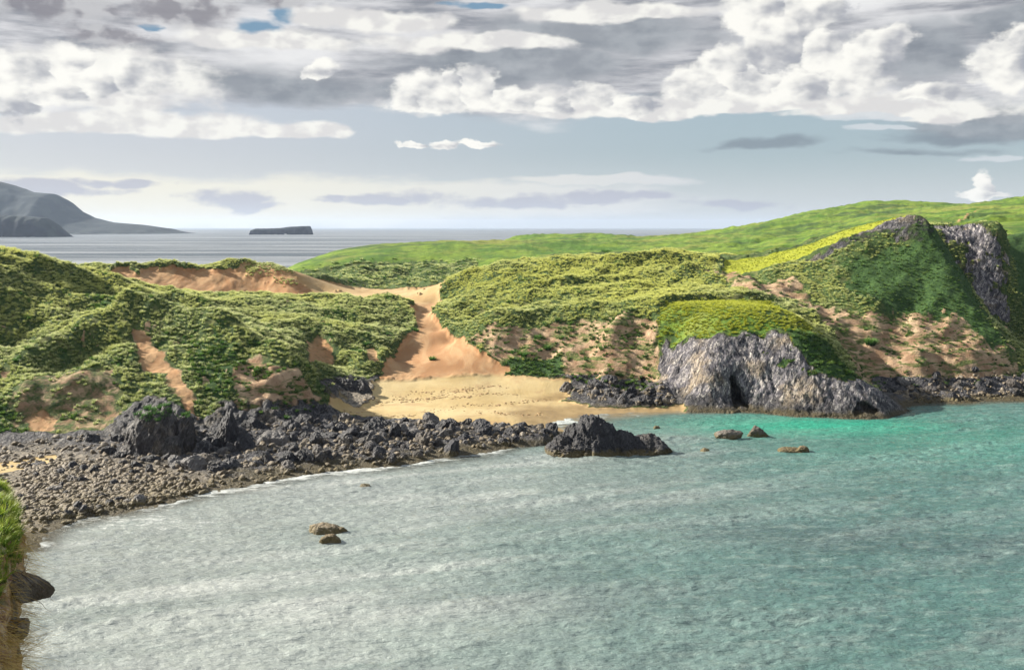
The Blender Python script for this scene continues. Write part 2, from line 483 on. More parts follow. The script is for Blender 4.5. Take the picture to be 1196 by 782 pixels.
# bare-land height on a grid, for placing things and outlines
def hit(px, py):
    """first point where the line of sight of a photo pixel meets the bare land"""
    Y = np.concatenate([np.arange(100, 400, 0.5), np.arange(400, 800, 3)])
    x = (px - CX) / F * Y
    gap = EYE - (py - HY) / F * Y - height(x, Y)
    k = np.argmax(gap <= 0) if (gap <= 0).any() else np.argmin(gap[gap.size // 5:]) + gap.size // 5
    return np.array([x[k], Y[k]])


def plan(pts):
    return np.array([hit(*p) if len(p) == 2 else np.array(W(*p)[:2]) for p in pts])


def inside_dist(poly, x, y):
    """signed distance to a polygon in plan, positive inside (only near it)"""
    inside = np.zeros(len(x), bool)
    dist = np.full(len(x), 1e9)
    n = len(poly)
    for i in range(n):
        a, b = poly[i], poly[(i + 1) % n]
        cond = ((a[1] > y) != (b[1] > y))
        with np.errstate(divide='ignore', invalid='ignore'):
            xi = (b[0] - a[0]) * (y - a[1]) / (b[1] - a[1] + 1e-12) + a[0]
        inside ^= cond & (x < xi)
        ab = b - a
        t = np.clip(((x - a[0]) * ab[0] + (y - a[1]) * ab[1]) / (ab @ ab + 1e-9), 0, 1)
        dist = np.minimum(dist, np.hypot(x - a[0] - t * ab[0], y - a[1] - t * ab[1]))
    return np.where(inside, dist, -dist)


# ------------------------------------------------------------------ mesh helpers
def mesh_np(name, co, faces, mat=None, smooth=True, parent=None):
    """faces: (n,4) or (n,3) int array"""
    me = bpy.data.meshes.new(name)
    co = np.ascontiguousarray(co, np.float32)
    faces = np.ascontiguousarray(faces, np.int32)
    k = faces.shape[1]
    me.vertices.add(len(co)); me.vertices.foreach_set('co', co.ravel())
    me.loops.add(faces.size); me.loops.foreach_set('vertex_index', faces.ravel())
    me.polygons.add(len(faces))
    me.polygons.foreach_set('loop_start', np.arange(0, faces.size, k, dtype=np.int32))
    me.polygons.foreach_set('use_smooth', np.full(len(faces), smooth))
    me.update(calc_edges=True)
    if mat:
        me.materials.append(mat)
    return me


def link(name, me, parent=None):
    o = bpy.data.objects.new(name, me)
    C.objects.link(o)
    o.parent = parent
    return o


def tag(o, label=None, cat=None, group=None, kind=None):
    if label: o['label'] = label
    if cat: o['category'] = cat
    if group: o['group'] = group
    if kind: o['kind'] = kind
    return o


def add_attr(me, name, arr):
    arr = np.ascontiguousarray(arr, np.float32)
    if arr.ndim == 1:
        a = me.attributes.new(name, 'FLOAT', 'POINT'); a.data.foreach_set('value', arr)
    elif arr.shape[1] == 4:
        a = me.attributes.new(name, 'FLOAT_COLOR', 'POINT'); a.data.foreach_set('color', arr.ravel())
    else:
        a = me.attributes.new(name, 'FLOAT_VECTOR', 'POINT'); a.data.foreach_set('vector', arr.ravel())


def quads(nr, nc):
    i = np.arange(nr * nc).reshape(nr, nc)
    return np.stack([i[:-1, :-1], i[:-1, 1:], i[1:, 1:], i[1:, :-1]], -1).reshape(-1, 4)


# ------------------------------------------------------------------ materials
def rock_color(g, vec, dark=1.0):
    """grey-blue schist: tilted beds in light and dark, lichen, black joints"""
    sv_ = g.v('MULTIPLY', vec, (1.0, 0.6, 0.55))
    n1 = g.noise(sv_, 0.60, 8, 0.70, 0.6)
    rot = g.n('ShaderNodeVectorRotate', rotation_type='Y_AXIS')
    g.put(rot.inputs['Vector'], vec); rot.inputs['Angle'].default_value = R(-24)
    n2 = g.noise(g.v('MULTIPLY', rot.outputs[0], (2.3, 1.2, 0.30)), 0.75, 7, 0.7, 0.9)
    n3 = g.noise(vec, 0.13, 4, 0.6)
    c = g.mix(g.ss(n1, 0.38, 0.64), (0.022 * dark, 0.022 * dark, 0.030 * dark), (0.17 * dark, 0.165 * dark, 0.185 * dark))
    c = g.mix(g.ss(n2, 0.50, 0.63, 0, 0.85), c, (0.42 * dark, 0.405 * dark, 0.39 * dark))
    c = g.mix(g.ss(n2, 0.47, 0.36, 0, 0.7), c, (0.03, 0.03, 0.042))
    c = g.mix(g.ss(n3, 0.52, 0.68, 0, 0.45), c, (0.20, 0.16, 0.10))
    wv_ = g.v('ADD', g.v('MULTIPLY', rot.outputs[0], (0.55, 0.45, 0.15)), g.v('MULTIPLY', g.noise(vec, 0.7, 4, 0.6, col=True), (0.8, 0.8, 0.8)))
    edge = g.voro(wv_, 1.0, 'DISTANCE_TO_EDGE')
    cell = g.sep(g.voro(wv_, 1.0, 'F1', 'Color'))[0]
    c = g.mix(1.0, c, g.mix(cell, (0.82, 0.82, 0.84), (1.18, 1.17, 1.15)), 'MULTIPLY')
    c = g.mix(g.m('MULTIPLY', g.ss(edge, 0.05, 0.0, 0, 0.75), g.ss(n3, 0.40, 0.60)), c, (0.010, 0.010, 0.014))
    n2 = g.m('ADD', n2, g.m('ADD', g.m('MULTIPLY', g.ss(edge, 0.0, 0.16), 0.35), g.m('MULTIPLY', cell, 0.7)))
    joint = g.m('ABSOLUTE', g.m('SUBTRACT', g.noise(g.v('MULTIPLY', vec, (1.6, 1.2, 0.7)), 0.42, 6, 0.62, 1.2), 0.5))
    c = g.mix(g.ss(joint, 0.035, 0.0, 0, 0.9), c, (0.008, 0.008, 0.012))
    return c, n1, n2, joint


def land_material():
    mt, g, b = material('land')
    pos = g.n('ShaderNodeNewGeometry').outputs['Position']
    X, Y_, Zc = g.sep(pos)[0:3]
    a1, a2 = g.attr('cover_a'), g.attr('cover_b')
    mar, turf, sand = g.n('ShaderNodeSeparateColor'), None, None
    s1 = g.n('ShaderNodeSeparateColor'); g.put(s1.inputs[0], a1.outputs['Color'])
    s2 = g.n('ShaderNodeSeparateColor'); g.put(s2.inputs[0], a2.outputs['Color'])
    turf, sand, ero, pale = s1.outputs[0], s1.outputs[1], s1.outputs[2], a1.outputs['Alpha']
    rock, yel, wet, deep = s2.outputs[0], s2.outputs[1], s2.outputs[2], a2.outputs['Alpha']
    n_l = g.noise(pos, 0.045, 5, 0.6)
    n_m = g.noise(pos, 0.30, 5, 0.62)
    n_s = g.noise(pos, 1.6, 5, 0.65)
    # marram: thatch seen between the tufts
    c = g.mix(g.ss(n_s, 0.35, 0.65), (0.022, 0.048, 0.014), (0.080, 0.115, 0.030))
    c = g.mix(g.ss(n_m, 0.50, 0.70, 0, 0.6), c, (0.20, 0.19, 0.075))
    # turf
    t = g.mix(g.ss(n_l, 0.38, 0.62), (0.060, 0.130, 0.016), (0.150, 0.225, 0.026))
    t = g.mix(g.ss(n_m, 0.42, 0.70, 0, 0.65), t, (0.040, 0.080, 0.016))
    t = g.mix(g.ss(g.noise(pos, 0.018, 6, 0.65), 0.50, 0.62, 0, 0.7), t, (0.19, 0.19, 0.045))
    t = g.mix(g.ss(g.noise(g.v('MULTIPLY', pos, (0.6, 1.0, 1.0)), 0.030, 7, 0.72), 0.53, 0.62, 0, 0.8), t, (0.028, 0.060, 0.020))
    t = g.mix(g.ss(g.noise(g.v('MULTIPLY', pos, (0.7, 1.0, 1.0)), 0.11, 7, 0.74), 0.50, 0.66, 0, 0.6), t, (0.185, 0.200, 0.050))
    t = g.mix(g.ss(g.noise(g.v('MULTIPLY', pos, (0.5, 1.0, 1.6)), 0.075, 7, 0.74), 0.53, 0.64, 0, 0.75), t, (0.030, 0.065, 0.018))
    def fac(w, n, k=0.5):                          # noisy edge
        return g.ss(g.m('ADD', w, g.m('MULTIPLY', g.m('SUBTRACT', n, 0.5), k)), 0.38, 0.62)
    c = g.mix(fac(turf, n_m), c, t)
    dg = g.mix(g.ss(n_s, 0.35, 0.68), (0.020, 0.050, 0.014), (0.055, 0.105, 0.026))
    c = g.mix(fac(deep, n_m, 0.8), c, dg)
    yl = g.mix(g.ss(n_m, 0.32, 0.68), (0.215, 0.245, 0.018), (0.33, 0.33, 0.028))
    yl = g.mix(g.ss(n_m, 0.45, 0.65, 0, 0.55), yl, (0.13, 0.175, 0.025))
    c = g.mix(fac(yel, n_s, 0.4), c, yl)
    # eroded slope: sandy earth with grassy terraces
    terr = g.noise(g.v('MULTIPLY', pos, (0.35, 0.35, 1.5)), 0.55, 7, 0.66, 0.7)
    e = g.mix(g.ss(n_m, 0.35, 0.68), (0.26, 0.160, 0.096), (0.46, 0.330, 0.215))
    e = g.mix(g.ss(n_s, 0.52, 0.72, 0, 0.6), e, (0.16, 0.095, 0.06))
    e = g.mix(g.ss(terr, 0.49, 0.58), e, g.mix(g.ss(n_s, 0.35, 0.7), (0.05, 0.075, 0.022), (0.16, 0.17, 0.055)))
    c = g.mix(fac(ero, g.noise(pos, 0.5, 6, 0.7), 0.9), c, e)
    # sand
    rill = g.noise(g.v('MULTIPLY', pos, (1.0, 0.25, 1.0)), 0.22, 5, 0.6, 0.5)
    sd = g.mix(g.ss(rill, 0.35, 0.68), (0.285, 0.150, 0.070), (0.39, 0.245, 0.130))
    sd = g.mix(pale, sd, g.mix(g.ss(n_l, 0.35, 0.7), (0.33, 0.240, 0.108), (0.43, 0.345, 0.190)))
    sd = g.mix(g.ss(n_s, 0.55, 0.75, 0, 0.4), sd, (0.24, 0.13, 0.06))
    sd = g.mix(g.ss(g.noise(pos, 0.16, 6, .66), 0.54, 0.66, 0, 0.45), sd, (0.27, 0.165, 0.085))
    sd = g.mix(wet, sd, g.mix(g.ss(n_m, .3, .7), (0.20, 0.135, 0.065), (0.30, 0.21, 0.10)))
    sandf = fac(sand, g.noise(pos, 0.7, 6, 0.7), 0.7)
    c = g.mix(sandf, c, sd)
    rc, r1, r2, rj = rock_color(g, pos, .55)
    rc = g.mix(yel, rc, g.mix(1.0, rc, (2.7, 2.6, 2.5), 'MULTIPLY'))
    # weed and tide band on rock near the water
    tide = g.ss(g.m('ADD', Zc, g.m('MULTIPLY', g.m('SUBTRACT', n_m, 0.5), 2.4)), 1.5, 0.4)
    rc = g.mix(g.m('MULTIPLY', tide, 0.85), rc, g.mix(n_s, (0.02, 0.017, 0.012), (0.13, 0.10, 0.035)))
    peb = g.mix(g.voro(pos, 2.2, out='Color'), (0.05, 0.045, 0.04), (0.40, 0.34, 0.26))
    rc = g.mix(g.m('MULTIPLY', pale, 0.9), rc, peb)
    rf = fac(rock, g.noise(pos, 0.6, 6, 0.7), 0.9)
    c = g.mix(rf, c, rc)
    g.put(b.inputs['Base Color'], c)
    g.put(b.inputs['Roughness'], g.mix(rf, g.mix(g.m('MULTIPLY', wet, sandf), (0.95,) * 3, (0.35,) * 3), (0.62,) * 3))
    b.inputs['Specular IOR Level'].default_value = 0.25
    hgrass = g.m('MULTIPLY', g.noise(pos, 2.6, 5, 0.7), g.m('SUBTRACT', 1.0, sandf))
    hrock = g.m('MULTIPLY', g.m('ADD', r1, g.m('MULTIPLY', r2, 0.6)), rf)
    h = g.m('ADD', g.m('MULTIPLY', hgrass, 0.5), g.m('MULTIPLY', hrock, 1.0))
    h = g.m('ADD', h, g.m('MULTIPLY', g.m('MULTIPLY', terr, ero), 0.6))
    h = g.m('ADD', h, g.m('MULTIPLY', rill, 0.25))
    g.put(b.inputs['Normal'], g.bump(h, 1.0, 0.9))
    return mt


def rock_material(name, tint=1.0, brown=0.0, weed=True):
    mt, g, b = material(name)
    tc = g.n('ShaderNodeTexCoord').outputs['Object']
    pos = g.n('ShaderNodeNewGeometry').outputs['Position']
    rnd = g.n('ShaderNodeObjectInfo').outputs['Random']
    c, r1, r2, rj = rock_color(g, g.v('MULTIPLY', pos, (1.5, 1.5, 1.5)), tint)
    c = g.mix(g.ss(rnd, .25, 1.0, 0, .75), c, (0.018, 0.018, 0.024))
    c = g.mix(g.ss(rnd, .36, 0, 0, .6), c, g.mix(g.ss(rnd, .12, .2), (0.20, 0.185, 0.175), (0.15, 0.115, 0.08)))
    if brown:
        c = g.mix(brown, c, g.mix(r2, (0.07, 0.05, 0.025), (0.26, 0.19, 0.09)))
    if weed:
        Zc = g.sep(pos)[2]
        n = g.noise(pos, 1.1, 4, 0.6)
        tide = g.ss(g.m('ADD', Zc, g.m('MULTIPLY', g.m('SUBTRACT', n, 0.5), 2.2)), 1.25, 0.35)
        c = g.mix(g.m('MULTIPLY', tide, 0.8), c, g.mix(g.noise(pos, 3.0, 3, .6), (0.025, 0.02, 0.012), (0.19, 0.145, 0.045)))
    g.put(b.inputs['Base Color'], c)
    b.inputs['Roughness'].default_value = 0.6
    b.inputs['Specular IOR Level'].default_value = 0.35
    g.put(b.inputs['Normal'], g.bump(g.m('ADD', r1, r2), 1.0, 0.35))
    return mt


def grass_material(name, root, mid, tip, tint_to=(0.30, 0.30, 0.05)):
    mt, g, b = material(name)
    t = g.attr('along').outputs['Fac']
    tint = g.attr('tint', 'INSTANCER').outputs['Fac']
    rnd = g.n('ShaderNodeObjectInfo').outputs['Random']
    c = g.mix(g.ss(t, 0.0, 0.5), root, mid)
    c = g.mix(g.ss(t, 0.45, 1.0), c, tip)
    c = g.mix(g.ss(rnd, 0.35, 1.0, 0, 0.75), c, g.mix(0.45, root, mid))
    c = g.mix(g.m('MULTIPLY', tint, g.ss(t, 0.1, 0.6)), c, tint_to)
    g.put(b.inputs['Base Color'], c)
    b.inputs['Roughness'].default_value = 0.55
    b.inputs['Specular IOR Level'].default_value = 0.3
    tr = g.n('ShaderNodeBsdfTranslucent')
    g.put(tr.inputs['Color'], c)
    mx = g.n('ShaderNodeMixShader')
    mx.inputs[0].default_value = 0.4
    mt.node_tree.links.new(b.outputs[0], mx.inputs[1])
    mt.node_tree.links.new(tr.outputs[0], mx.inputs[2])
    mt.node_tree.links.new(mx.outputs[0], mt.node_tree.nodes['Material Output'].inputs['Surface'])
    return mt


M_LAND = land_material()
M_ROCK = rock_material('shore_rock', .42)
M_SEAROCK = rock_material('sea_rock', .45, 0.14)
M_WEEDROCK = rock_material('weedy_rock', 0.5, 0.55)
M_MARRAM = grass_material('marram', (0.016, 0.042, 0.011), (0.225, 0.300, 0.075), (0.90, 0.90, 0.50), (0.60, 0.61, 0.16))  # straw tips, green roots; sunlit tips and shaded roots also put into the colour
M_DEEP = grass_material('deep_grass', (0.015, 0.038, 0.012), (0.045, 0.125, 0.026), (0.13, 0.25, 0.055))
M_CAP = grass_material('cap_grass', (0.05, 0.09, 0.012), (0.20, 0.26, 0.03), (0.62, 0.62, 0.12), (0.42, 0.44, 0.03))


# ------------------------------------------------------------------ land
uu = np.linspace(-0.66, 0.66, 1080)
y1 = np.arange(119, 346, 0.37)
y2 = [y1[-1]]
st = 0.5
while y2[-1] < 980:
    st = min(st * 1.03, 7.0)
    y2.append(y2[-1] + st)
yy = np.concatenate([y1, y2[1:]])
NR, NC = len(yy), len(uu)
U, YY = np.meshgrid(uu, yy)
X0 = (U * YY).ravel(); Y0 = YY.ravel()
H0 = height(X0, Y0)
PX = X0 / Y0 * F + CX

wob = np.stack([X0, Y0, np.zeros_like(X0)], 1)
wx = fbm(wob / 7.0, 3, 11) * 3.2
wy = fbm(wob / 7.0, 3, 23) * 3.2
wf = fbm(wob / 2.0, 3, 27)


def area(pts, soft=2.0, warp=1.0, sel=None):
    poly = plan(pts)
    lo, hi = poly.min(0) - 8, poly.max(0) + 8
    out = np.zeros(len(X0), np.float32)
    m_ = (X0 > lo[0]) & (X0 < hi[0]) & (Y0 > lo[1]) & (Y0 < hi[1])
    out[m_] = sstep(inside_dist(poly, X0[m_] + warp * wx[m_], Y0[m_] + warp * wy[m_]) + soft * 1.3 * wf[m_], -soft, soft)
    return out


P3_ = np.stack([X0, Y0, H0], 1)
turf = np.clip(sstep(Y0, 400, 425) + sstep(Y0, 335, 350) * sstep(PX, 840, 870), 0, 1)
marsh = area([(335, 322, 465), (360, 309, 470), (430, 305, 470), (510, 303, 470), (560, 312, 440), (540, 330, 400), (470, 338, 392), (370, 338, 392)], 6)
turf *= 1 - marsh
sand_gully = area([(497, 349, 322), (478, 362), (489, 380), (470, 402), (448, 432), (440, 452), (575, 443), (600, 432), (560, 414), (540, 396), (515, 384), (503, 368), (515, 350, 315)], 1.2, .6)
sand_flat = area([(205, 347, 310), (290, 348, 306), (400, 349, 305), (455, 351, 305), (490, 356), (515, 350, 313), (520, 337, 335), (545, 333, 390), (420, 339, 388), (360, 340, 372), (300, 342, 352), (180, 342, 318)], 2.0, .6)
beach_a = area([(383, 480), (395, 462), (440, 445), (575, 439), (668, 446), (660, 470), (700, 478), (800, 474), (800, 490), (640, 505), (560, 500), (480, 492), (420, 488)], 1.2, .5)
dune_sand = area([(120, 322, 328), (140, 319, 343), (200, 315, 346), (318, 319, 346), (340, 327, 343), (372, 343, 338), (370, 348, 330), (290, 349, 322), (230, 346, 318), (170, 340, 314)], 1.6, .8)
dune_grass = np.maximum(area([(262, 312, 350), (300, 325, 342), (345, 322, 345), (320, 309, 353)], 1.5, 1.3), 0.9 * area([(318, 330, 341), (345, 326, 341), (352, 334, 339), (330, 338, 337)], 1.0, .8))
blow = area([(155, 388), (170, 387), (188, 408), (202, 425), (218, 448), (228, 480), (236, 502), (222, 505), (210, 470), (188, 440), (163, 432), (158, 410)], 1.0, .5)
blow_l = area([(28, 490), (45, 478), (68, 488), (60, 508), (30, 508)], .8, .4)
blow_r = np.maximum(area([(355, 400), (372, 396), (392, 410), (392, 425), (360, 424)], .9, .4), area([(425, 408), (440, 410), (445, 430), (428, 432)], .8, .4))
ero_mid = area([(545, 398), (600, 386), (680, 380), (770, 372), (772, 462), (700, 448), (660, 442), (580, 438), (565, 420)], 1.5, 1.0)
ero_left = area([(270, 425), (330, 440), (372, 470), (390, 482), (330, 500), (268, 500), (270, 460)], 2, 1.2)
ero_left2 = area([(60, 440), (140, 430), (150, 500), (80, 512), (0, 505), (10, 470)], 3, 1.2)
ero_right = area([(800, 312), (850, 318), (890, 330), (930, 336), (958, 362), (1010, 372), (1060, 366), (1110, 372), (1150, 402), (1185, 425), (1180, 445), (1000, 445), (985, 415), (940, 362), (870, 346), (840, 335)], 2.5, 1.2)
head = area([(772, 384), (800, 386), (850, 384), (900, 382), (928, 398), (950, 412), (968, 425), (1003, 445), (1030, 461), (1044, 478), (1040, 492), (960, 491), (850, 486), (768, 470)], 1.4, .5)
head_top = area([(766, 406), (780, 398), (792, 408), (806, 398), (824, 402), (838, 391), (856, 393), (872, 388), (884, 391), (892, 395), (902, 388), (915, 388), (938, 400), (960, 395, 236), (935, 368, 242), (900, 350, 262), (840, 350, 262), (775, 358, 256)], 1.5, .5)
head_green = area([(915, 384), (938, 390), (962, 400), (1002, 446), (990, 449), (960, 440), (945, 425), (930, 410)], 1.0, .5)
cliff_r = area([(1084, 266, 330), (1165, 264, 328), (1178, 330, 318), (1188, 400, 292), (1165, 398, 268), (1140, 370, 284), (1118, 330, 292), (1096, 290, 300)], 2.0, .7)
peak = area([(1000, 281, 287), (1040, 269, 286), (1072, 256, 285), (1090, 260, 282), (1096, 280, 274), (1080, 290, 273), (1035, 286), (985, 297), (930, 312)], 1.6, .7)
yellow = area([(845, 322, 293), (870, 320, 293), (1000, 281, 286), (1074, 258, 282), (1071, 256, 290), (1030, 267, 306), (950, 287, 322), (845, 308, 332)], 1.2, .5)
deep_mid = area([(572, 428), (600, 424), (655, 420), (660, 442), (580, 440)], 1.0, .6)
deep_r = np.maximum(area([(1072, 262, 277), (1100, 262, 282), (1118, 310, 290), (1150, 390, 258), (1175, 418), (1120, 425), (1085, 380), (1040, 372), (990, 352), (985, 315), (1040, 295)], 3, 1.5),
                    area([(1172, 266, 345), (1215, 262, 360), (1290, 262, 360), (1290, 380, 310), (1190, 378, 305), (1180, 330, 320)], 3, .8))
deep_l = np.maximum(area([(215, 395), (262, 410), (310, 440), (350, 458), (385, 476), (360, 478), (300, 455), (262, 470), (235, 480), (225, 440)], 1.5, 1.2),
                    area([(95, 345), (170, 347), (235, 366), (190, 372), (150, 360), (110, 362)], 2, 1))  # dark bowl: the shade of its slope put into the grass colour
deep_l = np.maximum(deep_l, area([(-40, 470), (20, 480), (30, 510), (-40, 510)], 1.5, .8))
rock_l = np.maximum(area([(142, 488), (160, 474), (185, 464), (222, 484), (238, 504), (262, 474), (300, 482), (345, 474), (388, 480), (420, 500), (300, 520), (180, 520), (135, 512)], 1.8, 1.0),
                    area([(372, 448), (395, 442), (436, 447), (438, 468), (400, 474), (372, 470)], 1.0, .4))
path = area([(1085, 266, 372), (1110, 258, 400), (1140, 246, 500), (1146, 247, 500), (1122, 258, 410), (1100, 266, 380)], 2.0, .1)

crest_cap = dune_sand * sstep(H0 + 3.0 * fbm(wob / 5.0, 3, 15), 24.3, 25.2)
dune_grass = np.maximum(dune_grass, crest_cap * .95)
low = 1 - sstep(H0 + fbm(wob / 5.0, 3, 5) * 1.0 + 1.1 * sstep(PX, 150, 110), 3.0, 4.0)
patch = sstep(fbm(P3_ / 9.0, 4, 17) + .25 * wf, -.10, .18)
rock = np.maximum.reduce([head * (1 - head_top), cliff_r * (.28 + .72 * patch), peak * (.45 + .5 * patch), rock_l * (.5 + .5 * patch)])
shore_rock = low * (Y0 < 300)
rock = np.maximum(rock, shore_rock * (1 - beach_a))
sand = np.maximum.reduce([sand_gully, sand_flat, beach_a * (H0 < 6), dune_sand * (1 - dune_grass), blow * 0.62, 0.6 * blow_r, .6 * blow_l, path * .6])
sand_patch = area([(-60, 548), (0, 541), (45, 534), (70, 530), (60, 542), (0, 554), (-60, 560)], .8, .3)
sand = np.maximum(sand, sand_patch); 
rock *= 1 - np.maximum(np.maximum(sand_gully, beach_a), sand_patch) * (1 - area([(372, 448), (395, 442), (436, 447), (438, 468), (400, 474), (372, 470)], 1.0, .4))
rock = np.maximum(rock, 0.6 * ((H0 < -0.6) & (PX < 640)))
sand = np.maximum(sand, ((H0 < -0.2) & (PX > 640)).astype(np.float32))
ero = np.maximum.reduce([ero_mid * .66, ero_left * .85, ero_left2 * .5, ero_right * .78, 0.7 * blow])
head_t = np.maximum(head_top * 0.9, 0)
turf = np.maximum.reduce([turf, head_t * 0.9, 0 * H0])
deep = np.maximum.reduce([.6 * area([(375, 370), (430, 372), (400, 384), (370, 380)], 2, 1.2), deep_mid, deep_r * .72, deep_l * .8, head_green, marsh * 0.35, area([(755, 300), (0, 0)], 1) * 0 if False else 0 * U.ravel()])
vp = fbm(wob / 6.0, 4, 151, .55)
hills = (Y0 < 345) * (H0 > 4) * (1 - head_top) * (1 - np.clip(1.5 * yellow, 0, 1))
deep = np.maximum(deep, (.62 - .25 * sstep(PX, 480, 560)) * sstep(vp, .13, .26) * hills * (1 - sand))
ero = np.maximum(ero, .72 * sstep(fbm(wob / 4.5, 4, 157, .55), .25, .34) * hills * sstep(26 - H0, 0, 8))
turf = turf * (1 - deep_r) * (1 - head_green)
rock *= 1 - head_green
ero *= 1 - np.clip(sand_gully + beach_a + deep_mid, 0, 1)
pale = np.clip(beach_a * 1.0 + sand_flat * 0.6 * (1 - dune_sand) + sand_patch, 0, 1)
wet = beach_a * (1 - sstep(H0 + fbm(wob / 12.0, 3, 77) * .8, 0.35, 0.95))
wet = np.maximum(wet, (H0 < -.3).astype(np.float32) * .3)
fine_flat = area([(-80, 525), (60, 522), (120, 535), (215, 550), (250, 568), (150, 588), (60, 606), (20, 630), (-80, 650)], 3, 1)
spit = area([(300, 505), (395, 482), (500, 486), (640, 494), (655, 520), (560, 530), (440, 550), (360, 540), (260, 540)], 2, 1)
grassy = np.clip(1 - sand - rock - turf * .9, 0, 1) * (H0 > 1.5)

moss = head * (1 - head_top) * sstep(fbm(P3_ / np.array([3.5, 3.5, 2.0]), 4, 181), .12, .28) * sstep(H0, 5, 9) * (.35 + .65 * sstep(PX, 850, 900))
rock = rock * (1 - moss)
deep = np.maximum(deep, moss * .9)
# relief
P3 = np.stack([X0, Y0, H0], 1)
H1 = H0.copy()
near = 1 - sstep(Y0, 420, 520)
H1 += (np.maximum(grassy, .25 * turf)) * (0.75 * fbm(P3 / 7.0, 3, 3) + 0.30 * fbm(P3 / 2.2, 3, 31) * near) * (1 - .5 * head_top)
H1 += near * np.maximum(grassy, .6 * ero) * (1 - head_top) * (1 - .85 * yellow) * (2.7 * fbm(P3 / 20.0, 3, 35, .5, True) - .5 + 2.1 * fbm(P3 / 8.0, 3, 36)) * sstep(H0, 3, 8)
H1 += turf * (Y0 > 390) * (4.2 * fbm(P3 / 48.0, 5, 41, .58) + 2.1 * fbm(P3 / 17, 4, 42, .5, True)) * (1 - .6 * sstep(PX, 700, 400))
H1 += sand * (0.35 * fbm(P3 / 9.0, 3, 61)) * (1 - beach_a) + beach_a * .10 * fbm(P3 / 8.0, 3, 62)
H1 += dune_sand * (1.0 * fbm(P3 / np.array([5.0, 11.0, 8.0]), 4, 63)) + dune_grass * (0.9 + .8 * fbm(P3 / 3.5, 3, 64))
terrace = np.sin(H0 * 2.6 + 3 * fbm(P3 / 8.0, 3, 71))
H1 += ero * (0.35 * terrace + 0.55 * fbm(P3 / 3.0, 4, 72))
# craggy shore platform
crag = fbm(P3 / 5.5, 5, 81, .55, True) * 0.5 + .5
land_edge = sstep(H0, -1.0, .6)
crag2 = fbm(P3 / 2.1, 4, 83, .6, True) * .5 + .5
H1 += shore_rock * (1 - beach_a) * (1 - sand_patch) * land_edge * (1 - head) * (1 - .75 * fine_flat) * (1.5 * (crag - .55) + 1.1 * (crag2 - .55)) * (.85 + .15 * spit)
H1 += rock_l * (1 - shore_rock * .5) * (1.2 * (crag - .5) + .9 * (crag2 - .45))
def ridge_line(pts, amp, w):
    pl = plan(pts)
    lo, hi = pl.min(0) - 3 * w, pl.max(0) + 3 * w
    m_ = (X0 > lo[0]) & (X0 < hi[0]) & (Y0 > lo[1]) & (Y0 < hi[1])
    x, y = X0[m_] + .5 * wx[m_], Y0[m_] + .5 * wy[m_]
    d = np.full(len(x), 1e9)
    for a, b in zip(pl[:-1], pl[1:]):
        ab = b - a
        t = np.clip(((x - a[0]) * ab[0] + (y - a[1]) * ab[1]) / (ab @ ab + 1e-9), 0, 1)
        d = np.minimum(d, np.hypot(x - a[0] - t * ab[0], y - a[1] - t * ab[1]))
    H1[m_] += amp * np.exp(-(d / w) ** 2) * (1 - .9 * np.maximum(sand[m_], head[m_]))


ridge_line([(110, 347), (150, 352), (200, 358), (232, 368)], -2.6, 4.5)
ridge_line([(150, 365), (200, 374), (260, 388), (320, 417), (358, 447)], 2.4, 3.2)
ridge_line([(148, 366), (100, 392), (60, 418), (5, 442)], 2.0, 3.2)
ridge_line([(60, 432), (110, 412), (160, 400), (215, 402)], -2.2, 3.5)
ridge_line([(205, 350), (250, 368), (300, 391), (355, 386)], 1.5, 3.0)
ridge_line([(300, 410), (340, 425), (365, 440)], -1.8, 3.0)
ridge_line([(355, 385), (395, 412), (430, 434)], 1.3, 2.4)
ridge_line([(410, 396), (440, 405), (458, 430)], 1.1, 2.2)
ridge_line([(365, 400), (400, 425)], -1.6, 2.2)
ridge_line([(0, 470), (60, 462), (130, 450)], 1.3, 2.6)
ridge_line([(30, 330), (80, 345), (140, 358)], 1.0, 4.0)
ridge_line([(508, 374), (530, 392), (580, 378), (650, 371), (740, 362)], 1.1, 2.6)
ridge_line([(735, 377), (716, 402), (704, 430)], 1.2, 2.0)
ridge_line([(560, 345), (640, 335), (720, 330)], 1.0, 3.0)
ridge_line([(540, 372), (600, 360), (680, 352)], -1.0, 3.0)
ridge_line([(650, 312), (720, 309), (790, 303)], 1.2, 3.0)
ridge_line([(800, 322), (840, 332), (880, 342)], 1.6, 2.6)
ridge_line([(810, 315), (850, 322), (900, 330)], -1.6, 2.6)
ridge_line([(900, 325), (960, 345), (1010, 360)], 1.2, 3.0)
ridge_line([(372, 320), (400, 314), (440, 316)], -2.6, 6)
ridge_line([(440, 309), (480, 307), (525, 310)], -2.6, 6)
ridge_line([(350, 326), (420, 322), (500, 322)], 2.2, 7)
ridge_line([(500, 318), (540, 312), (580, 309)], 2.2, 7)
ridge_line([(590, 305), (660, 302), (730, 299)], -1.8, 8)
ridge_line([(860, 290), (920, 276), (980, 262)], -2.0, 8)
ridge_line([(880, 272), (940, 262), (1000, 252)], 2.2, 9)
ridge_line([(1090, 262), (1130, 256), (1196, 252)], -2.2, 9)
ridge_line([(1090, 300), (1060, 350), (1050, 400)], -1.5, 4.0)
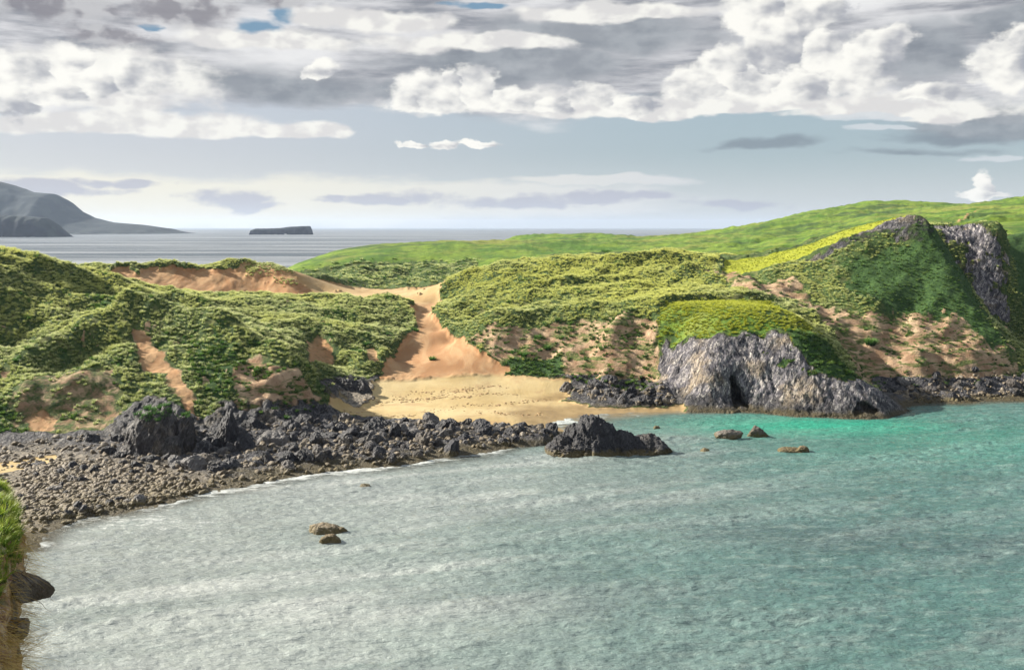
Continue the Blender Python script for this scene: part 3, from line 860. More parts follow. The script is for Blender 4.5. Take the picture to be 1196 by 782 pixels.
# rock faces pushed out along their normal
Hg = H1.reshape(NR, NC)
co = np.stack([X0, Y0, H1], 1).reshape(NR, NC, 3)
du = np.gradient(co, axis=1); dv = np.gradient(co, axis=0)
nrm = np.cross(du, dv); nrm /= np.linalg.norm(nrm, axis=2, keepdims=True) + 1e-9
nrm = nrm.reshape(-1, 3)
face_rock = np.maximum.reduce([head * (1 - head_top) * (1 - .75 * head_green), cliff_r, peak * .8, rock_l * .8])
tilt = np.stack([X0 * 0.9 + H1 * 0.45, Y0 * .8, H1 * 0.5 - X0 * 0.28], 1)     # dipping beds
bed = fbm(tilt / np.array([1.3, 2.4, 4.5]), 5, 91, .62, True)
blk = fbm(P3 / 6.5, 5, 92, .55)
disp = face_rock * (0.85 * bed + 1.3 * blk + .1) * (1 + .7 * cliff_r)
# buttress relief on the headland: two vertical clefts and the sea cave
co = co.reshape(-1, 3) + nrm * disp[:, None]


def cave(px, zt, half, depth, y0):
    cx_ = (px - CX) / F * y0
    zc = co[:, 2]
    wv = half * (1.15 - 0.75 * np.clip(zc / zt, 0, 1)) + 0.35 * fbm(P3 / 1.5, 2, 95)
    lean = cx_ - 0.18 * (zc - 2)
    m_ = sstep(wv - np.abs(co[:, 0] - lean), -.25, .35) * sstep(zt - zc, -.4, .5) * (np.abs(Y0 - y0) < 14) * (H0 > .3)
    co[:, 1] += depth * m_
    return m_


cave(860, 6.8, 1.35, 7.5, 218.5)
cave(760, 4.0, 1.3, 3.0, 225)
cave(1010, 2.6, 3.2, 2.6, 208)
LAND = co
A4 = np.stack([np.maximum(turf, yellow), sand, ero, np.maximum(pale, .85 * fine_flat)], 1)
B4 = np.stack([rock, np.maximum(yellow * (1 - peak * .6), np.maximum(head * (1 - head_top), 1.0 * cliff_r) * (rock > .5) * sstep(H0, 1.0, 4.0)), wet, deep], 1)

# split by what the ground is
fq = quads(NR, NC)
ctr = lambda a: a[fq].mean(1)
fx, fy, fh, fp = ctr(X0), ctr(Y0), ctr(H0), ctr(PX)
kind = np.full(len(fq), 'hill', object)
kind[(fp < 492) & (fy < 345)] = 'dune_hill'
kind[(fp >= 492) & (fp < 862) & (fy < 372)] = 'dune_hill.001'
kind[(fp >= 862) & (fy < 345)] = 'hillside'
kind[((fy >= 345) & (fp < 492)) | ((fy >= 372) & (fp >= 492)) | ((fy >= 345) & (fp >= 862))] = 'meadow'
kind[(ctr(dune_sand) > .5) | ((fy > 312) & (fy < 372) & (fp < 380) & (fp > 70))] = 'sand_dune'
kind[ctr(np.maximum(head, np.maximum(head_top, head_green))) > .5] = 'headland'
kind[ctr(cliff_r) > .5] = 'cliff'
kind[(ctr(shore_rock) > .5)] = 'rocky_shore'
kind[(ctr(np.maximum(np.maximum(sand_gully, sand_flat), beach_a * (H0 < 6))) > .5)] = 'beach'
kind[fh < -.15] = 'seabed'
LABELS = {
    'dune_hill': 'tussocky green hill at left running down to black shore rocks',
    'dune_hill.001': 'marram covered dune hill behind the beach with an eroded sandy face',
    'hillside': 'green and sandy hillside below the yellow lit ridge at right',
    'meadow': 'smooth green meadow land rolling back to the sea horizon',
    'sand_dune': 'bare orange sand dune with a grassy cap behind the left hill',
    'headland': 'grey rock headland with green cap and sea cave beside the beach',
    'cliff': 'dark grey cliff face under the meadow at far right',
    'rocky_shore': 'dark jagged rock shore between grass slopes and water',
    'beach': 'golden sand beach with a sand gully climbing behind it',
    'seabed': 'sandy sea floor under the shallow bay',
}
for kn in LABELS:
    sel = fq[kind == kn]
    if not len(sel):
        continue
    ids, inv = np.unique(sel, return_inverse=True)
    me = mesh_np(kn, LAND[ids], inv.reshape(-1, 4), M_LAND)
    add_attr(me, 'cover_a', A4[ids]); add_attr(me, 'cover_b', B4[ids])
    tag(link(kn, me), LABELS[kn], kind='structure')


# ------------------------------------------------------------------ quick look-ups on the finished land
LG = LAND.reshape(NR, NC, 3)


def ground(x, y):
    r = np.clip(np.interp(y, yy, np.arange(NR)), 0, NR - 1.001)
    c = np.clip(np.interp(np.asarray(x) / y, uu, np.arange(NC)), 0, NC - 1.001)
    r0, c0 = r.astype(int), c.astype(int)
    a, b = r - r0, c - c0
    z = LG[..., 2]
    return (z[r0, c0] * (1 - a) * (1 - b) + z[r0 + 1, c0] * a * (1 - b) + z[r0, c0 + 1] * (1 - a) * b + z[r0 + 1, c0 + 1] * a * b)


def at_grid(arr, x, y):
    r = np.clip(np.rint(np.interp(y, yy, np.arange(NR))), 0, NR - 1).astype(int)
    c = np.clip(np.rint(np.interp(np.asarray(x) / y, uu, np.arange(NC))), 0, NC - 1).astype(int)
    return np.asarray(arr).reshape(NR, NC)[r, c]


# ------------------------------------------------------------------ sea
def water_material():
    mt, g, b = material('sea_water')
    pos = g.n('ShaderNodeNewGeometry').outputs['Position']
    dep = g.attr('depth').outputs['Fac']
    glare = g.attr('pale_glare').outputs['Fac']
    emer = g.attr('emerald').outputs['Fac']
    foam = g.attr('foam').outputs['Fac']
    X, Y_, _ = g.sep(pos)[0:3]
    n1 = g.noise(g.v('MULTIPLY', pos, (0.35, 1.0, 1.0)), 0.045, 4, 0.6)
    n2 = g.noise(g.v('MULTIPLY', pos, (0.45, 1.3, 1.0)), 0.5, 6, 0.68)
    c = g.mix(g.ss(X, -60, 50), (0.165, 0.192, 0.182), (0.070, 0.145, 0.138))  # greyer and paler at left: sky reflection put into the water colour
    c = g.mix(g.ss(n1, 0.42, 0.66, 0, 0.55), c, (0.045, 0.072, 0.080))
    c = g.mix(g.ss(n2, 0.48, 0.68, 0, 0.45), c, (0.22, 0.285, 0.262))
    c = g.mix(g.m('MULTIPLY', emer, .9), c, (0.020, 0.29, 0.190))
    c = g.mix(g.m('MULTIPLY', glare, g.ss(n1, 0.20, 0.60, 0.35, 0.9)), c, (0.39, 0.41, 0.395))  # pale zone: sky glare put into the colour, along with aerated water
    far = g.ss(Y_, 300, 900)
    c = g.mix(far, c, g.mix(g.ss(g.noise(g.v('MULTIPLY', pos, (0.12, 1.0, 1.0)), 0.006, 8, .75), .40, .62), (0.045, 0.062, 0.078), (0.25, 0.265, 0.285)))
    fn = g.noise(g.v('MULTIPLY', pos, (0.5, 1.2, 1.0)), 0.8, 7, 0.72, 0.8)
    ff = g.ss(g.m('ADD', foam, g.m('MULTIPLY', g.m('SUBTRACT', fn, 0.5), 1.6)), 0.45, 1.05)
    c = g.mix(g.m('MULTIPLY', ff, 0.7), c, (0.56, 0.58, 0.57))
    g.put(b.inputs['Base Color'], c)
    g.put(b.inputs['Roughness'], g.mix(ff, g.mix(far, (0.07,) * 3, (0.34,) * 3), (0.8,) * 3))
    b.inputs['IOR'].default_value = 1.333
    clear = g.m('MULTIPLY', g.ss(dep, 0.9, 0.02, 0, 0.88), g.m('SUBTRACT', 1.0, ff))
    g.put(b.inputs['Alpha'], g.m('SUBTRACT', 1.0, clear))
    rip = g.m('ADD', g.noise(g.v('MULTIPLY', pos, (0.5, 1.3, 1.0)), 1.3, 5, 0.66), g.m('MULTIPLY', g.noise(g.v('MULTIPLY', pos, (0.4, 1.0, 1.0)), 0.30, 3, 0.5), 1.6))
    farrip = g.noise(g.v('MULTIPLY', pos, (0.3, 1.0, 1.0)), 0.035, 5, 0.65)
    hgt = g.m('ADD', rip, g.m('MULTIPLY', g.m('MULTIPLY', farrip, far), 14.0))
    g.put(b.inputs['Normal'], g.bump(hgt, 1.0, 0.55))
    return mt


def build_sea():
    su = np.concatenate([[-4, -2.2, -1.3, -.85], np.linspace(-.62, .62, 900), [.85, 1.3, 2.2, 4]])
    sy = list(np.arange(84, 236, 0.30))
    st = .5
    while sy[-1] < 30000:
        st *= 1.06
        sy.append(sy[-1] + st)
    sy = np.concatenate([[4, 20, 45, 65, 76], sy])
    u_, v_ = np.meshgrid(su, sy)
    x, y = np.clip((u_ * v_).ravel(), -32000, 32000), v_.ravel()
    p = np.stack([x, y, np.zeros_like(x)], 1)
    w = sstep(y, 80, 90) * (1 - sstep(y, 234, 240)) * (np.abs(x / y) < .7)
    dep = np.full(len(x), 8.0)
    m_ = (y > 121) & (y < 900) & (np.abs(x / y) < .655)
    dep[m_] = -ground(x[m_], y[m_])
    dep[(y < 121)] = 6
    calm = sstep(dep, .0, 1.6)
    chop = fbm(p / np.array([2.6, 1.05, 1]) + .0, 3, 201, .6)
    chop2 = fbm(p / np.array([9.0, 3.6, 1]), 3, 202, .5)
    ph = (x * .35 + y * .94)
    swell = np.sin(ph / 2.4 + 3.0 * fbm(p / 26.0, 2, 203))
    slick = sstep(fbm(np.stack([(x * .93 + y * .36) / 75., (-x * .36 + y * .93) / 11., 0 * x], 1), 3, 211, .5, True), .42, .80)
    gust = .55 + 1.1 * sstep(fbm(p / np.array([55., 14., 1]), 3, 213), -.3, .4)
    calm = calm * gust * (1 - .45 * slick)
    z = w * (0.50 * chop + 0.40 * chop2 + .06 * swell) * (.3 + .7 * calm)
    # a few low swell lines travelling in to the left shore
    co = np.stack([x, y, z], 1)
    pxx = x / y * F + CX
    pyy = HY + EYE * F / y
    pale_glare = sstep(pxx, 760, 380) * sstep(pyy, 500, 545) * (.55 + .45 * sstep(pyy, 782, 640))  # pale zone off the left shore: painted sky glare plus aerated water
    pale_glare = np.maximum(pale_glare, .75 * np.exp(-((pxx - 560) / 260.) ** 2 - ((pyy - 560) / 60.) ** 2))
    pale_glare = np.where(y < 240, np.clip(pale_glare * (1 - .45 * slick) + .12 * (1 - slick), 0, 1), 0)
    # emerald shallow over clean sand east of the beach
    ex, ey = hit(940, 496) if False else (np.array(G(950, 497, 0))[:2])
    em = np.exp(-((x - ex) / 26.) ** 2 - ((y - ey) / 11.) ** 2)
    em = np.maximum(em, .32 * np.exp(-((x - ex - 24) / 45.) ** 2 - ((y - ey + 10) / 26.) ** 2))
    emerald = np.where(y < 240, em, 0) * sstep(dep, .0, .8)
    fo = (1 - sstep(np.abs(dep - .05), .02, .9)) * (.50 + .55 * fbm(p / 7.0, 3, 207))
    fo += .30 * pale_glare * sstep(pyy, 620, 545)
    fo += np.where((pxx > 640) & (pxx < 830) & (dep < 1.2), .22 + .25 * fbm(p / np.array([6., 2., 1]), 3, 209), 0)
    lft = np.exp(-((pxx - 160) / 130.) ** 2 - ((pyy - 607) / 24.) ** 2) * (.50 + .40 * fbm(p / np.array([5., 2., 1]), 3, 208))
    fo = np.maximum(fo, lft)
    fo = np.where(y < 240, fo, 0) * (0.75 + .5 * sstep(pxx, 760, 600))
    me = mesh_np('sea', co, quads(len(sy), len(su)), water_material())
    for nm, arr in (('depth', dep), ('pale_glare', pale_glare), ('emerald', emerald), ('foam', np.clip(fo, 0, 1))):
        add_attr(me, nm, arr)
    tag(link('sea', me), 'grey green sea filling the bay and reaching the horizon', kind='structure')


build_sea()


# ------------------------------------------------------------------ far land: headland at left, islet
def far_material(name):
    mt, g, b = material(name)
    pos = g.n('ShaderNodeNewGeometry')
    n = g.noise(pos.outputs['Position'], 0.012, 6, 0.65)
    n2 = g.noise(g.v('MULTIPLY', pos.outputs['Position'], (1, 1, 3.0)), 0.02, 5, 0.6)
    nz = g.sep(pos.outputs['Normal'])[2]
    gr = g.mix(g.ss(n, .4, .65), (0.012, 0.020, 0.027), (0.026, 0.036, 0.040))
    rk = g.mix(g.ss(n2, .4, .65), (0.008, 0.012, 0.024), (0.018, 0.024, 0.044))  # slate blue: part of the distance haze put into the land colour
    g.put(b.inputs['Base Color'], g.mix(g.ss(g.m('ADD', nz, g.m('MULTIPLY', g.m('SUBTRACT', n, .5), .6)), .55, .75), rk, gr))
    b.inputs['Roughness'].default_value = 0.9
    b.inputs['Specular IOR Level'].default_value = 0.15
    return mt


M_FAR = far_material('far_land')


def ridge(name, prof, Yc, halfd, base_y, label, seed, power=2.6, kind='structure', cat=None):
    """prof: skyline (px, py); built as a long hill with cliffs at its foot, its waterline at pixel row base_y"""
    xs = np.linspace((prof[0][0] - CX) / F * Yc, (prof[-1][0] - CX) / F * Yc, 260)
    top = np.interp(xs, [(p[0] - CX) / F * Yc for p in prof], [EYE - (p[1] - HY) / F * Yc for p in prof])
    t = np.linspace(-1, 1, 70)
    Xg, T = np.meshgrid(xs, t)
    p = np.stack([Xg.ravel(), (T * halfd).ravel(), np.zeros(Xg.size)], 1)
    edge = 1 + .16 * fbm(p / (halfd * .5), 4, seed)
    a = np.clip(np.abs(T.ravel()) / edge, 0, 1.2)
    shape = np.clip(1 - a ** power, -.3, 1)
    z = np.tile(top, (len(t), 1)).ravel() * shape
    z += .10 * fbm(p / (halfd * .25), 5, seed + 9) * np.tile(top, (len(t), 1)).ravel() * sstep(a, .05, .4)
    end = np.minimum(1, (xs - xs[0]) / 1.0 + 1)
    co = np.stack([Xg.ravel(), Yc + (T * halfd).ravel(), z - 1.0], 1)
    me = mesh_np(name, co, quads(len(t), len(xs)), M_FAR)
    return tag(link(name, me), label, cat, kind=kind)


ridge('far_headland', [(-330, 195), (-160, 200), (-60, 206), (0, 212), (15, 216), (35, 224), (62, 226), (74, 233), (82, 243), (100, 252), (125, 259), (162, 262), (190, 266), (200, 270), (214, 273)],
      6000, 420, 273, 'long blue grey headland sloping down to the sea at far left', 301, 2.2)
ridge('far_headland.001', [(-330, 246), (-60, 250), (0, 251), (30, 252), (52, 254), (64, 262), (70, 268), (77, 277), (80, 280)],
      3950, 90, 277, 'low dark cliff point in front of the far blue headland', 311, 3.5)
ridge('islet', [(293, 275), (294.5, 268.5), (300, 266.8), (312, 266.6), (328, 266), (340, 264.6), (352, 264), (361.5, 263.8), (363, 267), (364, 275)],
      5150, 55, 274, 'flat topped rocky islet alone on the sea horizon', 321, 5.0, 'thing', 'islet')


def tuft(seed, n, length, spread, width, wind, mat, name='tuft'):
    """a clump of bent blades"""
    r = np.random.default_rng(seed)
    cs, fs, al = [], [], []
    for k in range(n):
        a = r.uniform(0, 6.283); q = spread * math.sqrt(r.random())
        base = np.array([math.cos(a) * q * .55, math.sin(a) * q * .55, -.06])
        lean = np.array([math.cos(a) * .55 * q / spread + wind + r.normal(0, .12), math.sin(a) * .55 * q / spread + r.normal(0, .12), 0])
        l = length * r.uniform(.6, 1.1)
        side = np.array([-lean[1], lean[0], 0]) + r.normal(0, .3, 3) * [1, 1, 0]
        side /= np.linalg.norm(side) + 1e-6
        off = len(cs)
        for j, t in enumerate((0, .4, .75, 1.0)):
            c_ = base + lean * l * (.25 * t + .75 * t * t) + np.array([0, 0, l * (t - .38 * t * t * min(1, np.linalg.norm(lean) * 1.4))])
            ww = width * (1 - .85 * t ** 1.5)
            cs += [c_ - side * ww, c_ + side * ww]; al += [t, t]
        for j in range(3):
            i = off + 2 * j
            fs.append([i, i + 1, i + 3, i + 2])
    me = mesh_np(name, np.array(cs), np.array(fs), mat)
    add_attr(me, 'along', np.array(al))
    return me


# ------------------------------------------------------------------ rocks
def ico(sub):
    import bmesh
    bm = bmesh.new()
    bmesh.ops.create_icosphere(bm, subdivisions=sub, radius=1)
    co = np.array([v.co[:] for v in bm.verts]); fa = np.array([[v.index for v in f.verts] for f in bm.faces])
    bm.free()
    return co, fa


ICO = {k: ico(k) for k in (2, 3, 4, 5, 6)}


def rock_shape(sub, seed, cuts=9, rough=.16, scale=(1, 1, 1), freq=1.5, jag=0.0):
    r = np.random.default_rng(seed)
    d, fa = ICO[sub]
    rad = np.full(len(d), 1.0)
    for _ in range(cuts):                          # flat facets: planes that cut the ball
        n = r.normal(size=3); n /= np.linalg.norm(n)
        off = r.uniform(.55, .92)
        k = d @ n
        with np.errstate(divide='ignore'):
            lim = np.where(k > 1e-3, off / np.maximum(k, 1e-3), 9)
        rad = np.minimum(rad, lim)
    co = d * rad[:, None] * np.array(scale)
    nn = d
    co = co + nn * (rough * fbm(co * freq + seed, 4, seed))[:, None]
    if jag:
        t = np.stack([co[:, 0] * 1.0 + co[:, 2] * .5, co[:, 1], co[:, 2] * .45 - co[:, 0] * .3], 1)
        co = co + nn * (jag * fbm(t * freq * 1.6 + seed, 5, seed + 5, .58, True))[:, None]
    return co, fa


def slab_shape(sub, seed, scale, jag, p=5, taper=0.0):
    """angular block: a squared ball with many flat cuts and bedding steps"""
    r = np.random.default_rng(seed)
    d, fa = ICO[sub]
    rad = 1 / (np.abs(d) ** p).sum(1) ** (1 / p)
    for _ in range(12):
        n = r.normal(size=3); n /= np.linalg.norm(n)
        k_ = d @ n
        rad = np.minimum(rad, np.where(k_ > 1e-3, r.uniform(.5, 1.0) / np.maximum(k_, 1e-3), 9))
    co = d * rad[:, None] * np.array(scale)
    co[:, :2] *= (1 - taper * np.clip(co[:, 2:3] / scale[2], -.3, 1))
    t = np.stack([co[:, 0] + co[:, 2] * .6, co[:, 1] * .8, co[:, 2] * .5 - co[:, 0] * .3], 1)
    return co + d * (jag * fbm(t * 2.4 + seed, 5, seed + 5, .6, True))[:, None], fa


def big_rock(name, px, py, z0, size, label, cat='sea rock', seed=1, sub=5, mat=None, rot=0., group=None, jag=.16, lobes=None, crown=0, taper=.1):
    """size = half width, half depth, height above z0, in metres; lobes: extra (dx, dy, size) masses joined to one mesh"""
    cx_, cy_, _ = G(px, py, z0)
    cs, fs, off = [], [], 0
    for k, (dx, dy, sz) in enumerate([(0, 0, size)] + (lobes or [])):
        co, fa = slab_shape(sub, seed + 31 * k, (1, 1, 1), jag * 1.25, 3, taper)
        co = co + .07 * ICO[sub][0] * fbm(co * 6.0 + seed, 3, seed + 3, .6, True)[:, None]
        co = co * np.array([sz[0], sz[1], sz[2]])
        c_, s_ = math.cos(rot), math.sin(rot)
        co[:, :2] = co[:, :2] @ np.array([[c_, s_], [-s_, c_]])
        co += np.array([dx, dy, 0])
        cs.append(co); fs.append(fa + off); off += len(co)
    me = mesh_np(name, np.concatenate(cs), np.concatenate(fs), mat or M_SEAROCK)
    o = link(name, me)
    o.location = (cx_, cy_, z0)
    tag(o, label, cat, group)
    if crown:                                      # turf on the flat top
        r = np.random.default_rng(seed)
        al = np.concatenate(cs)
        top_ = np.where((al[:, 2] > crown * al[:, 2].max()))[0]
        base = tuft(seed, 16, .8, .5, .05, .15, M_DEEP)
        bc = np.empty(len(base.vertices) * 3, np.float32); base.vertices.foreach_get('co', bc); bc = bc.reshape(-1, 3)
        bf = np.array([list(f.vertices) for f in base.polygons]); ba = np.tile(np.repeat((0, .4, .75, 1.0), 2), 16)
        vs, f2 = [], []
        for i, v in enumerate(r.choice(top_, 110)):
            vs.append(bc * r.uniform(.7, 1.3) + al[v]); f2.append(bf + len(bc) * i)
        g_ = mesh_np('grass_crown', np.concatenate(vs), np.concatenate(f2), M_DEEP)
        add_attr(g_, 'along', np.tile(ba, 110))
        link('grass_crown', g_, o)
    return o


big_rock('sea_rock', 690, 527, 0, (3.9, 3.2, 4.9), 'largest jagged sea rock off the end of the rocky spit', seed=5, sub=6, jag=.30, rot=.15, taper=.4, mat=M_ROCK,
         lobes=[(9.2, -.3, (3.9, 2.6, 2.5)), (3.0, -.8, (3.8, 2.8, 3.9)), (-2.2, 1.0, (3.0, 2.8, 4.0)), (-4.4, -.4, (3.0, 2.6, 2.5)), (.8, -2.0, (4.2, 2.0, 2.4)),
                (-3.4, -1.8, (3.0, 2.0, 1.4)), (6.0, -1.0, (3.6, 2.4, 3.0))])
big_rock('sea_rock', 852, 511, 0, (2.6, 1.6, 1.35), 'low rounded dark rock left of its pointed neighbour in emerald water', seed=12, mat=M_SEAROCK)
big_rock('sea_rock', 886, 509, 0, (1.9, 1.3, 2.0), 'small pointed brown rock standing in emerald water', seed=13, mat=M_SEAROCK)
big_rock('sea_rock', 925, 527, 0, (2.2, 1.1, .75), 'low double humped brown rock awash in the turquoise bay', seed=14, mat=M_WEEDROCK, lobes=[(1.6, 0, (1.2, 1.0, .95))])
big_rock('sea_rock', 824, 526, 0, (.8, .6, .45), 'tiny dark rock awash between the large sea rock and emerald water', seed=15, sub=4, mat=M_WEEDROCK)
big_rock('sea_rock', 383, 619, 0, (2.6, 1.5, 1.15), 'weedy olive rock alone in the pale bay, the larger of two', seed=16, mat=M_WEEDROCK, lobes=[(1.7, -.4, (1.2, .8, .6))])
big_rock('sea_rock', 388, 633, 0, (1.4, .8, .85), 'small weedy rock just in front of the larger olive rock', seed=17, mat=M_WEEDROCK)
big_rock('sea_rock', 427, 568, 0, (.75, .55, .5), 'small wet boulder alone in pale water below the spit', seed=18, sub=4, mat=M_SEAROCK)
big_rock('sea_rock', 766, 500, 0, (.7, .5, .5), 'tiny rock in the shallows beside the beach mouth', seed=19, sub=4, mat=M_SEAROCK)
# stacks at the foot of the left hill
big_rock('rock_stack', 186, 530, 0.8, (4.4, 4.0, 6.4), 'tall black rock stack with grassy crown at foot of left hill', 'rock stack', seed=25, sub=6, mat=M_ROCK, jag=.24, crown=.74,
         lobes=[(4.2, 1.2, (2.0, 2.4, 5.4)), (-2.6, -2.0, (2.8, 2.4, 4.4)), (2.4, -2.6, (2.4, 2.2, 3.0))])
big_rock('rock_stack', 266, 526, 0.8, (2.5, 3.0, 6.2), 'narrow pale topped rock stack right of the taller black one', 'rock stack', seed=27, sub=6, mat=M_ROCK, jag=.2,
         lobes=[(2.6, -1.5, (2.2, 2.0, 3.8)), (-1.4, -1.6, (1.8, 1.8, 3.4))])
big_rock('rock_outcrop', 408, 463, 1.6, (4.2, 2.6, 4.2), 'dark fluted outcrop at the left edge of the sand beach', 'rock outcrop', seed=29, sub=6, mat=M_ROCK, jag=.22,
         lobes=[(-4.8, .6, (3.4, 2.4, 3.6)), (2.8, -.3, (2.4, 2.0, 3.2))])

BOULDERS = [mesh_np('boulder', *slab_shape(4, 400 + k, [(1.5, .8, .7), (.8, .6, 1.3), (1.2, .55, 1.0), (1.0, .9, .8), (.7, .9, 1.2)][k % 5], .34, 2.6), M_ROCK, smooth=False) for k in range(10)]
M_STONE = rock_material('shore_stone', 1.25, .45)
STONES = [mesh_np('stone', *rock_shape(2, 500 + k, 6, .12, (1.2, 1, .6), 1.7, .05), M_STONE) for k in range(5)]


def sample(pts, n, seed, zmin=-.25, zmax=6.0, use_hit=True):
    """random plan points in an outline, evenly over the ground"""
    r = np.random.default_rng(seed)
    poly = plan(pts)
    lo, hi = poly.min(0), poly.max(0)
    out = np.zeros((0, 2))
    while len(out) < n:
        q = r.uniform(lo, hi, (n * 4, 2))
        d = inside_dist(poly, q[:, 0], q[:, 1])
        q = q[d > 0]
        z = ground(q[:, 0], q[:, 1])
        q = q[(z > zmin) & (z < zmax)]
        if not len(q):
            break
        out = np.concatenate([out, q])
    return out[:n]


SH_A = [(-20, 525), (70, 512), (150, 512), (250, 512), (330, 505), (395, 495), (440, 520), (420, 548), (330, 562), (230, 580), (110, 606), (30, 628), (-30, 640)]
SH_A1 = [(85, 520), (150, 512), (250, 512), (330, 505), (395, 492), (440, 520), (400, 545), (330, 552), (240, 556), (150, 548), (110, 532)]
SH_A2 = [(30, 545), (120, 540), (200, 555), (240, 572), (170, 592), (110, 603), (50, 612), (20, 600)]
SH_B = [(392, 494), (440, 496), (500, 497), (560, 500), (640, 500), (650, 518), (590, 523), (520, 533), (440, 546), (410, 530)]
SH_C = [(652, 452), (700, 446), (770, 452), (792, 474), (740, 476), (690, 468)]
SH_D = [(1000, 444), (1060, 440), (1200, 440), (1230, 462), (1150, 468), (1060, 472), (1040, 460)]
ZONES = [
    (SH_A1, 96, (.5, 2.1), 'black jagged boulder heaped at the foot of the left green hill', 'boulders under the left hill'),
    (SH_A2, 58, (.35, 1.0), 'dark low boulder on the stony tidal flat at left', 'boulders on the left tidal flat'),
    (SH_B, 88, (.5, 1.8), 'black jagged boulder piled on the rocky spit before the beach', 'boulders on the spit'),
    (SH_C, 26, (.6, 1.6), 'grey boulder heaped between the beach and the cave headland', 'boulders beside the headland'),
    (SH_D, 32, (.6, 1.7), 'grey boulder on the shore platform under the right hillside', 'boulders under the right hillside'),
]
occupied = []
for zi, (poly, n, (s0, s1), lab, grp) in enumerate(ZONES):
    pts = sample(poly, n * 3, 600 + zi, .05)
    r = np.random.default_rng(700 + zi)
    k = 0
    for (x, y) in pts:
        if k >= n:
            break
        s = s0 + (s1 - s0) * r.random() ** 1.8
        if any((x - a) ** 2 + (y - b_) ** 2 < (.8 * (s + c)) ** 2 for a, b_, c in occupied):
            continue
        occupied.append((x, y, s)); k += 1
        o = bpy.data.objects.new('boulder', BOULDERS[r.integers(10)])
        C.objects.link(o)
        o.location = (x, y, float(ground(np.array([x]), np.array([y]))[0]) - .05 * s)
        o.rotation_euler = (r.uniform(-.6, .6), r.uniform(-.2, .9), r.uniform(-.7, .7) + (3.14 if r.random() < .3 else 0))
        o.scale = (s, s, s * r.uniform(.8, 1.15))
        tag(o, lab, 'boulder', grp)


# ------------------------------------------------------------------ scattering as single "stuff" objects
def scatter(name, pts, rot, scl, variants, label, tint=None):
    me = bpy.data.meshes.new(name)
    me.vertices.add(len(pts)); me.vertices.foreach_set('co', np.ascontiguousarray(pts, np.float32).ravel())
    add_attr(me, 'turn', np.asarray(rot, np.float32).reshape(-1, 3))
    add_attr(me, 'size', np.asarray(scl, np.float32))
    add_attr(me, 'tint', np.zeros(len(pts)) if tint is None else tint)
    o = link(name, me)
    coll = bpy.data.collections.new(name + '_kinds')
    for v in variants:
        coll.objects.link(bpy.data.objects.new(name + '_kind', v))
    ng = bpy.data.node_groups.new(name, 'GeometryNodeTree')
    ng.interface.new_socket('Geometry', in_out='INPUT', socket_type='NodeSocketGeometry')
    ng.interface.new_socket('Geometry', in_out='OUTPUT', socket_type='NodeSocketGeometry')
    N, L = ng.nodes, ng.links
    gi, go = N.new('NodeGroupInput'), N.new('NodeGroupOutput')
    ip = N.new('GeometryNodeInstanceOnPoints')
    ci = N.new('GeometryNodeCollectionInfo')
    ci.inputs['Collection'].default_value = coll
    ci.inputs['Separate Children'].default_value = True
    ci.inputs['Reset Children'].default_value = True
    at, sz = N.new('GeometryNodeInputNamedAttribute'), N.new('GeometryNodeInputNamedAttribute')
    at.data_type = 'FLOAT_VECTOR'; at.inputs['Name'].default_value = 'turn'
    sz.data_type = 'FLOAT'; sz.inputs['Name'].default_value = 'size'
    er = N.new('FunctionNodeEulerToRotation')
    L.new(gi.outputs[0], ip.inputs['Points'])
    L.new(ci.outputs[0], ip.inputs['Instance'])
    ip.inputs['Pick Instance'].default_value = True
    rv = N.new('FunctionNodeRandomValue'); rv.data_type = 'INT'
    rv.inputs['Min'].default_value if False else None
    for s_ in rv.inputs:
        if s_.name == 'Min' and s_.type == 'INT': s_.default_value = 0
        if s_.name == 'Max' and s_.type == 'INT': s_.default_value = len(variants) - 1
    L.new([s_ for s_ in rv.outputs if s_.type == 'INT'][0], ip.inputs['Instance Index'])
    L.new([s_ for s_ in at.outputs if s_.enabled and s_.type == 'VECTOR'][0], er.inputs[0])
    L.new(er.outputs[0], ip.inputs['Rotation'])
    L.new([s_ for s_ in sz.outputs if s_.enabled and s_.type == 'VALUE'][0], ip.inputs['Scale'])
    L.new(ip.outputs[0], go.inputs[0])
    md = o.modifiers.new('scatter', 'NODES'); md.node_group = ng
    return tag(o, label, kind='stuff')


TUFTS = [tuft(40 + k, 42, .90, .58, .040, .22, M_MARRAM) for k in range(5)]
CTUFTS = [tuft(80 + k, 44, .75, .60, .045, .25, M_CAP) for k in range(4)]
DTUFTS = [tuft(60 + k, 40, .65, .60, .055, .20, M_DEEP) for k in range(4)]

vis = (np.abs(U.ravel()) < .60) & (Y0 > 165) & (Y0 < 360) & (H1 > 1.8)
cell = np.zeros((NR, NC)); cell[:-1, :-1] = (np.diff(yy)[:, None] * np.diff(U * YY, axis=1)[:-1])
cell = cell.ravel()


def grass_points(weight, per_m2, seed):
    r = np.random.default_rng(seed)
    lam = weight * cell * per_m2 * vis
    k = np.where(r.random(len(lam)) < lam)[0]
    p = LAND[k].copy()
    p[:, 0] += r.uniform(-.18, .18, len(k)); p[:, 1] += r.uniform(-.15, .15, len(k))
    rot = np.stack([r.normal(0, .15, len(k)), r.normal(0, .15, len(k)), r.normal(0, .9, len(k))], 1)
    return k, p, rot, r


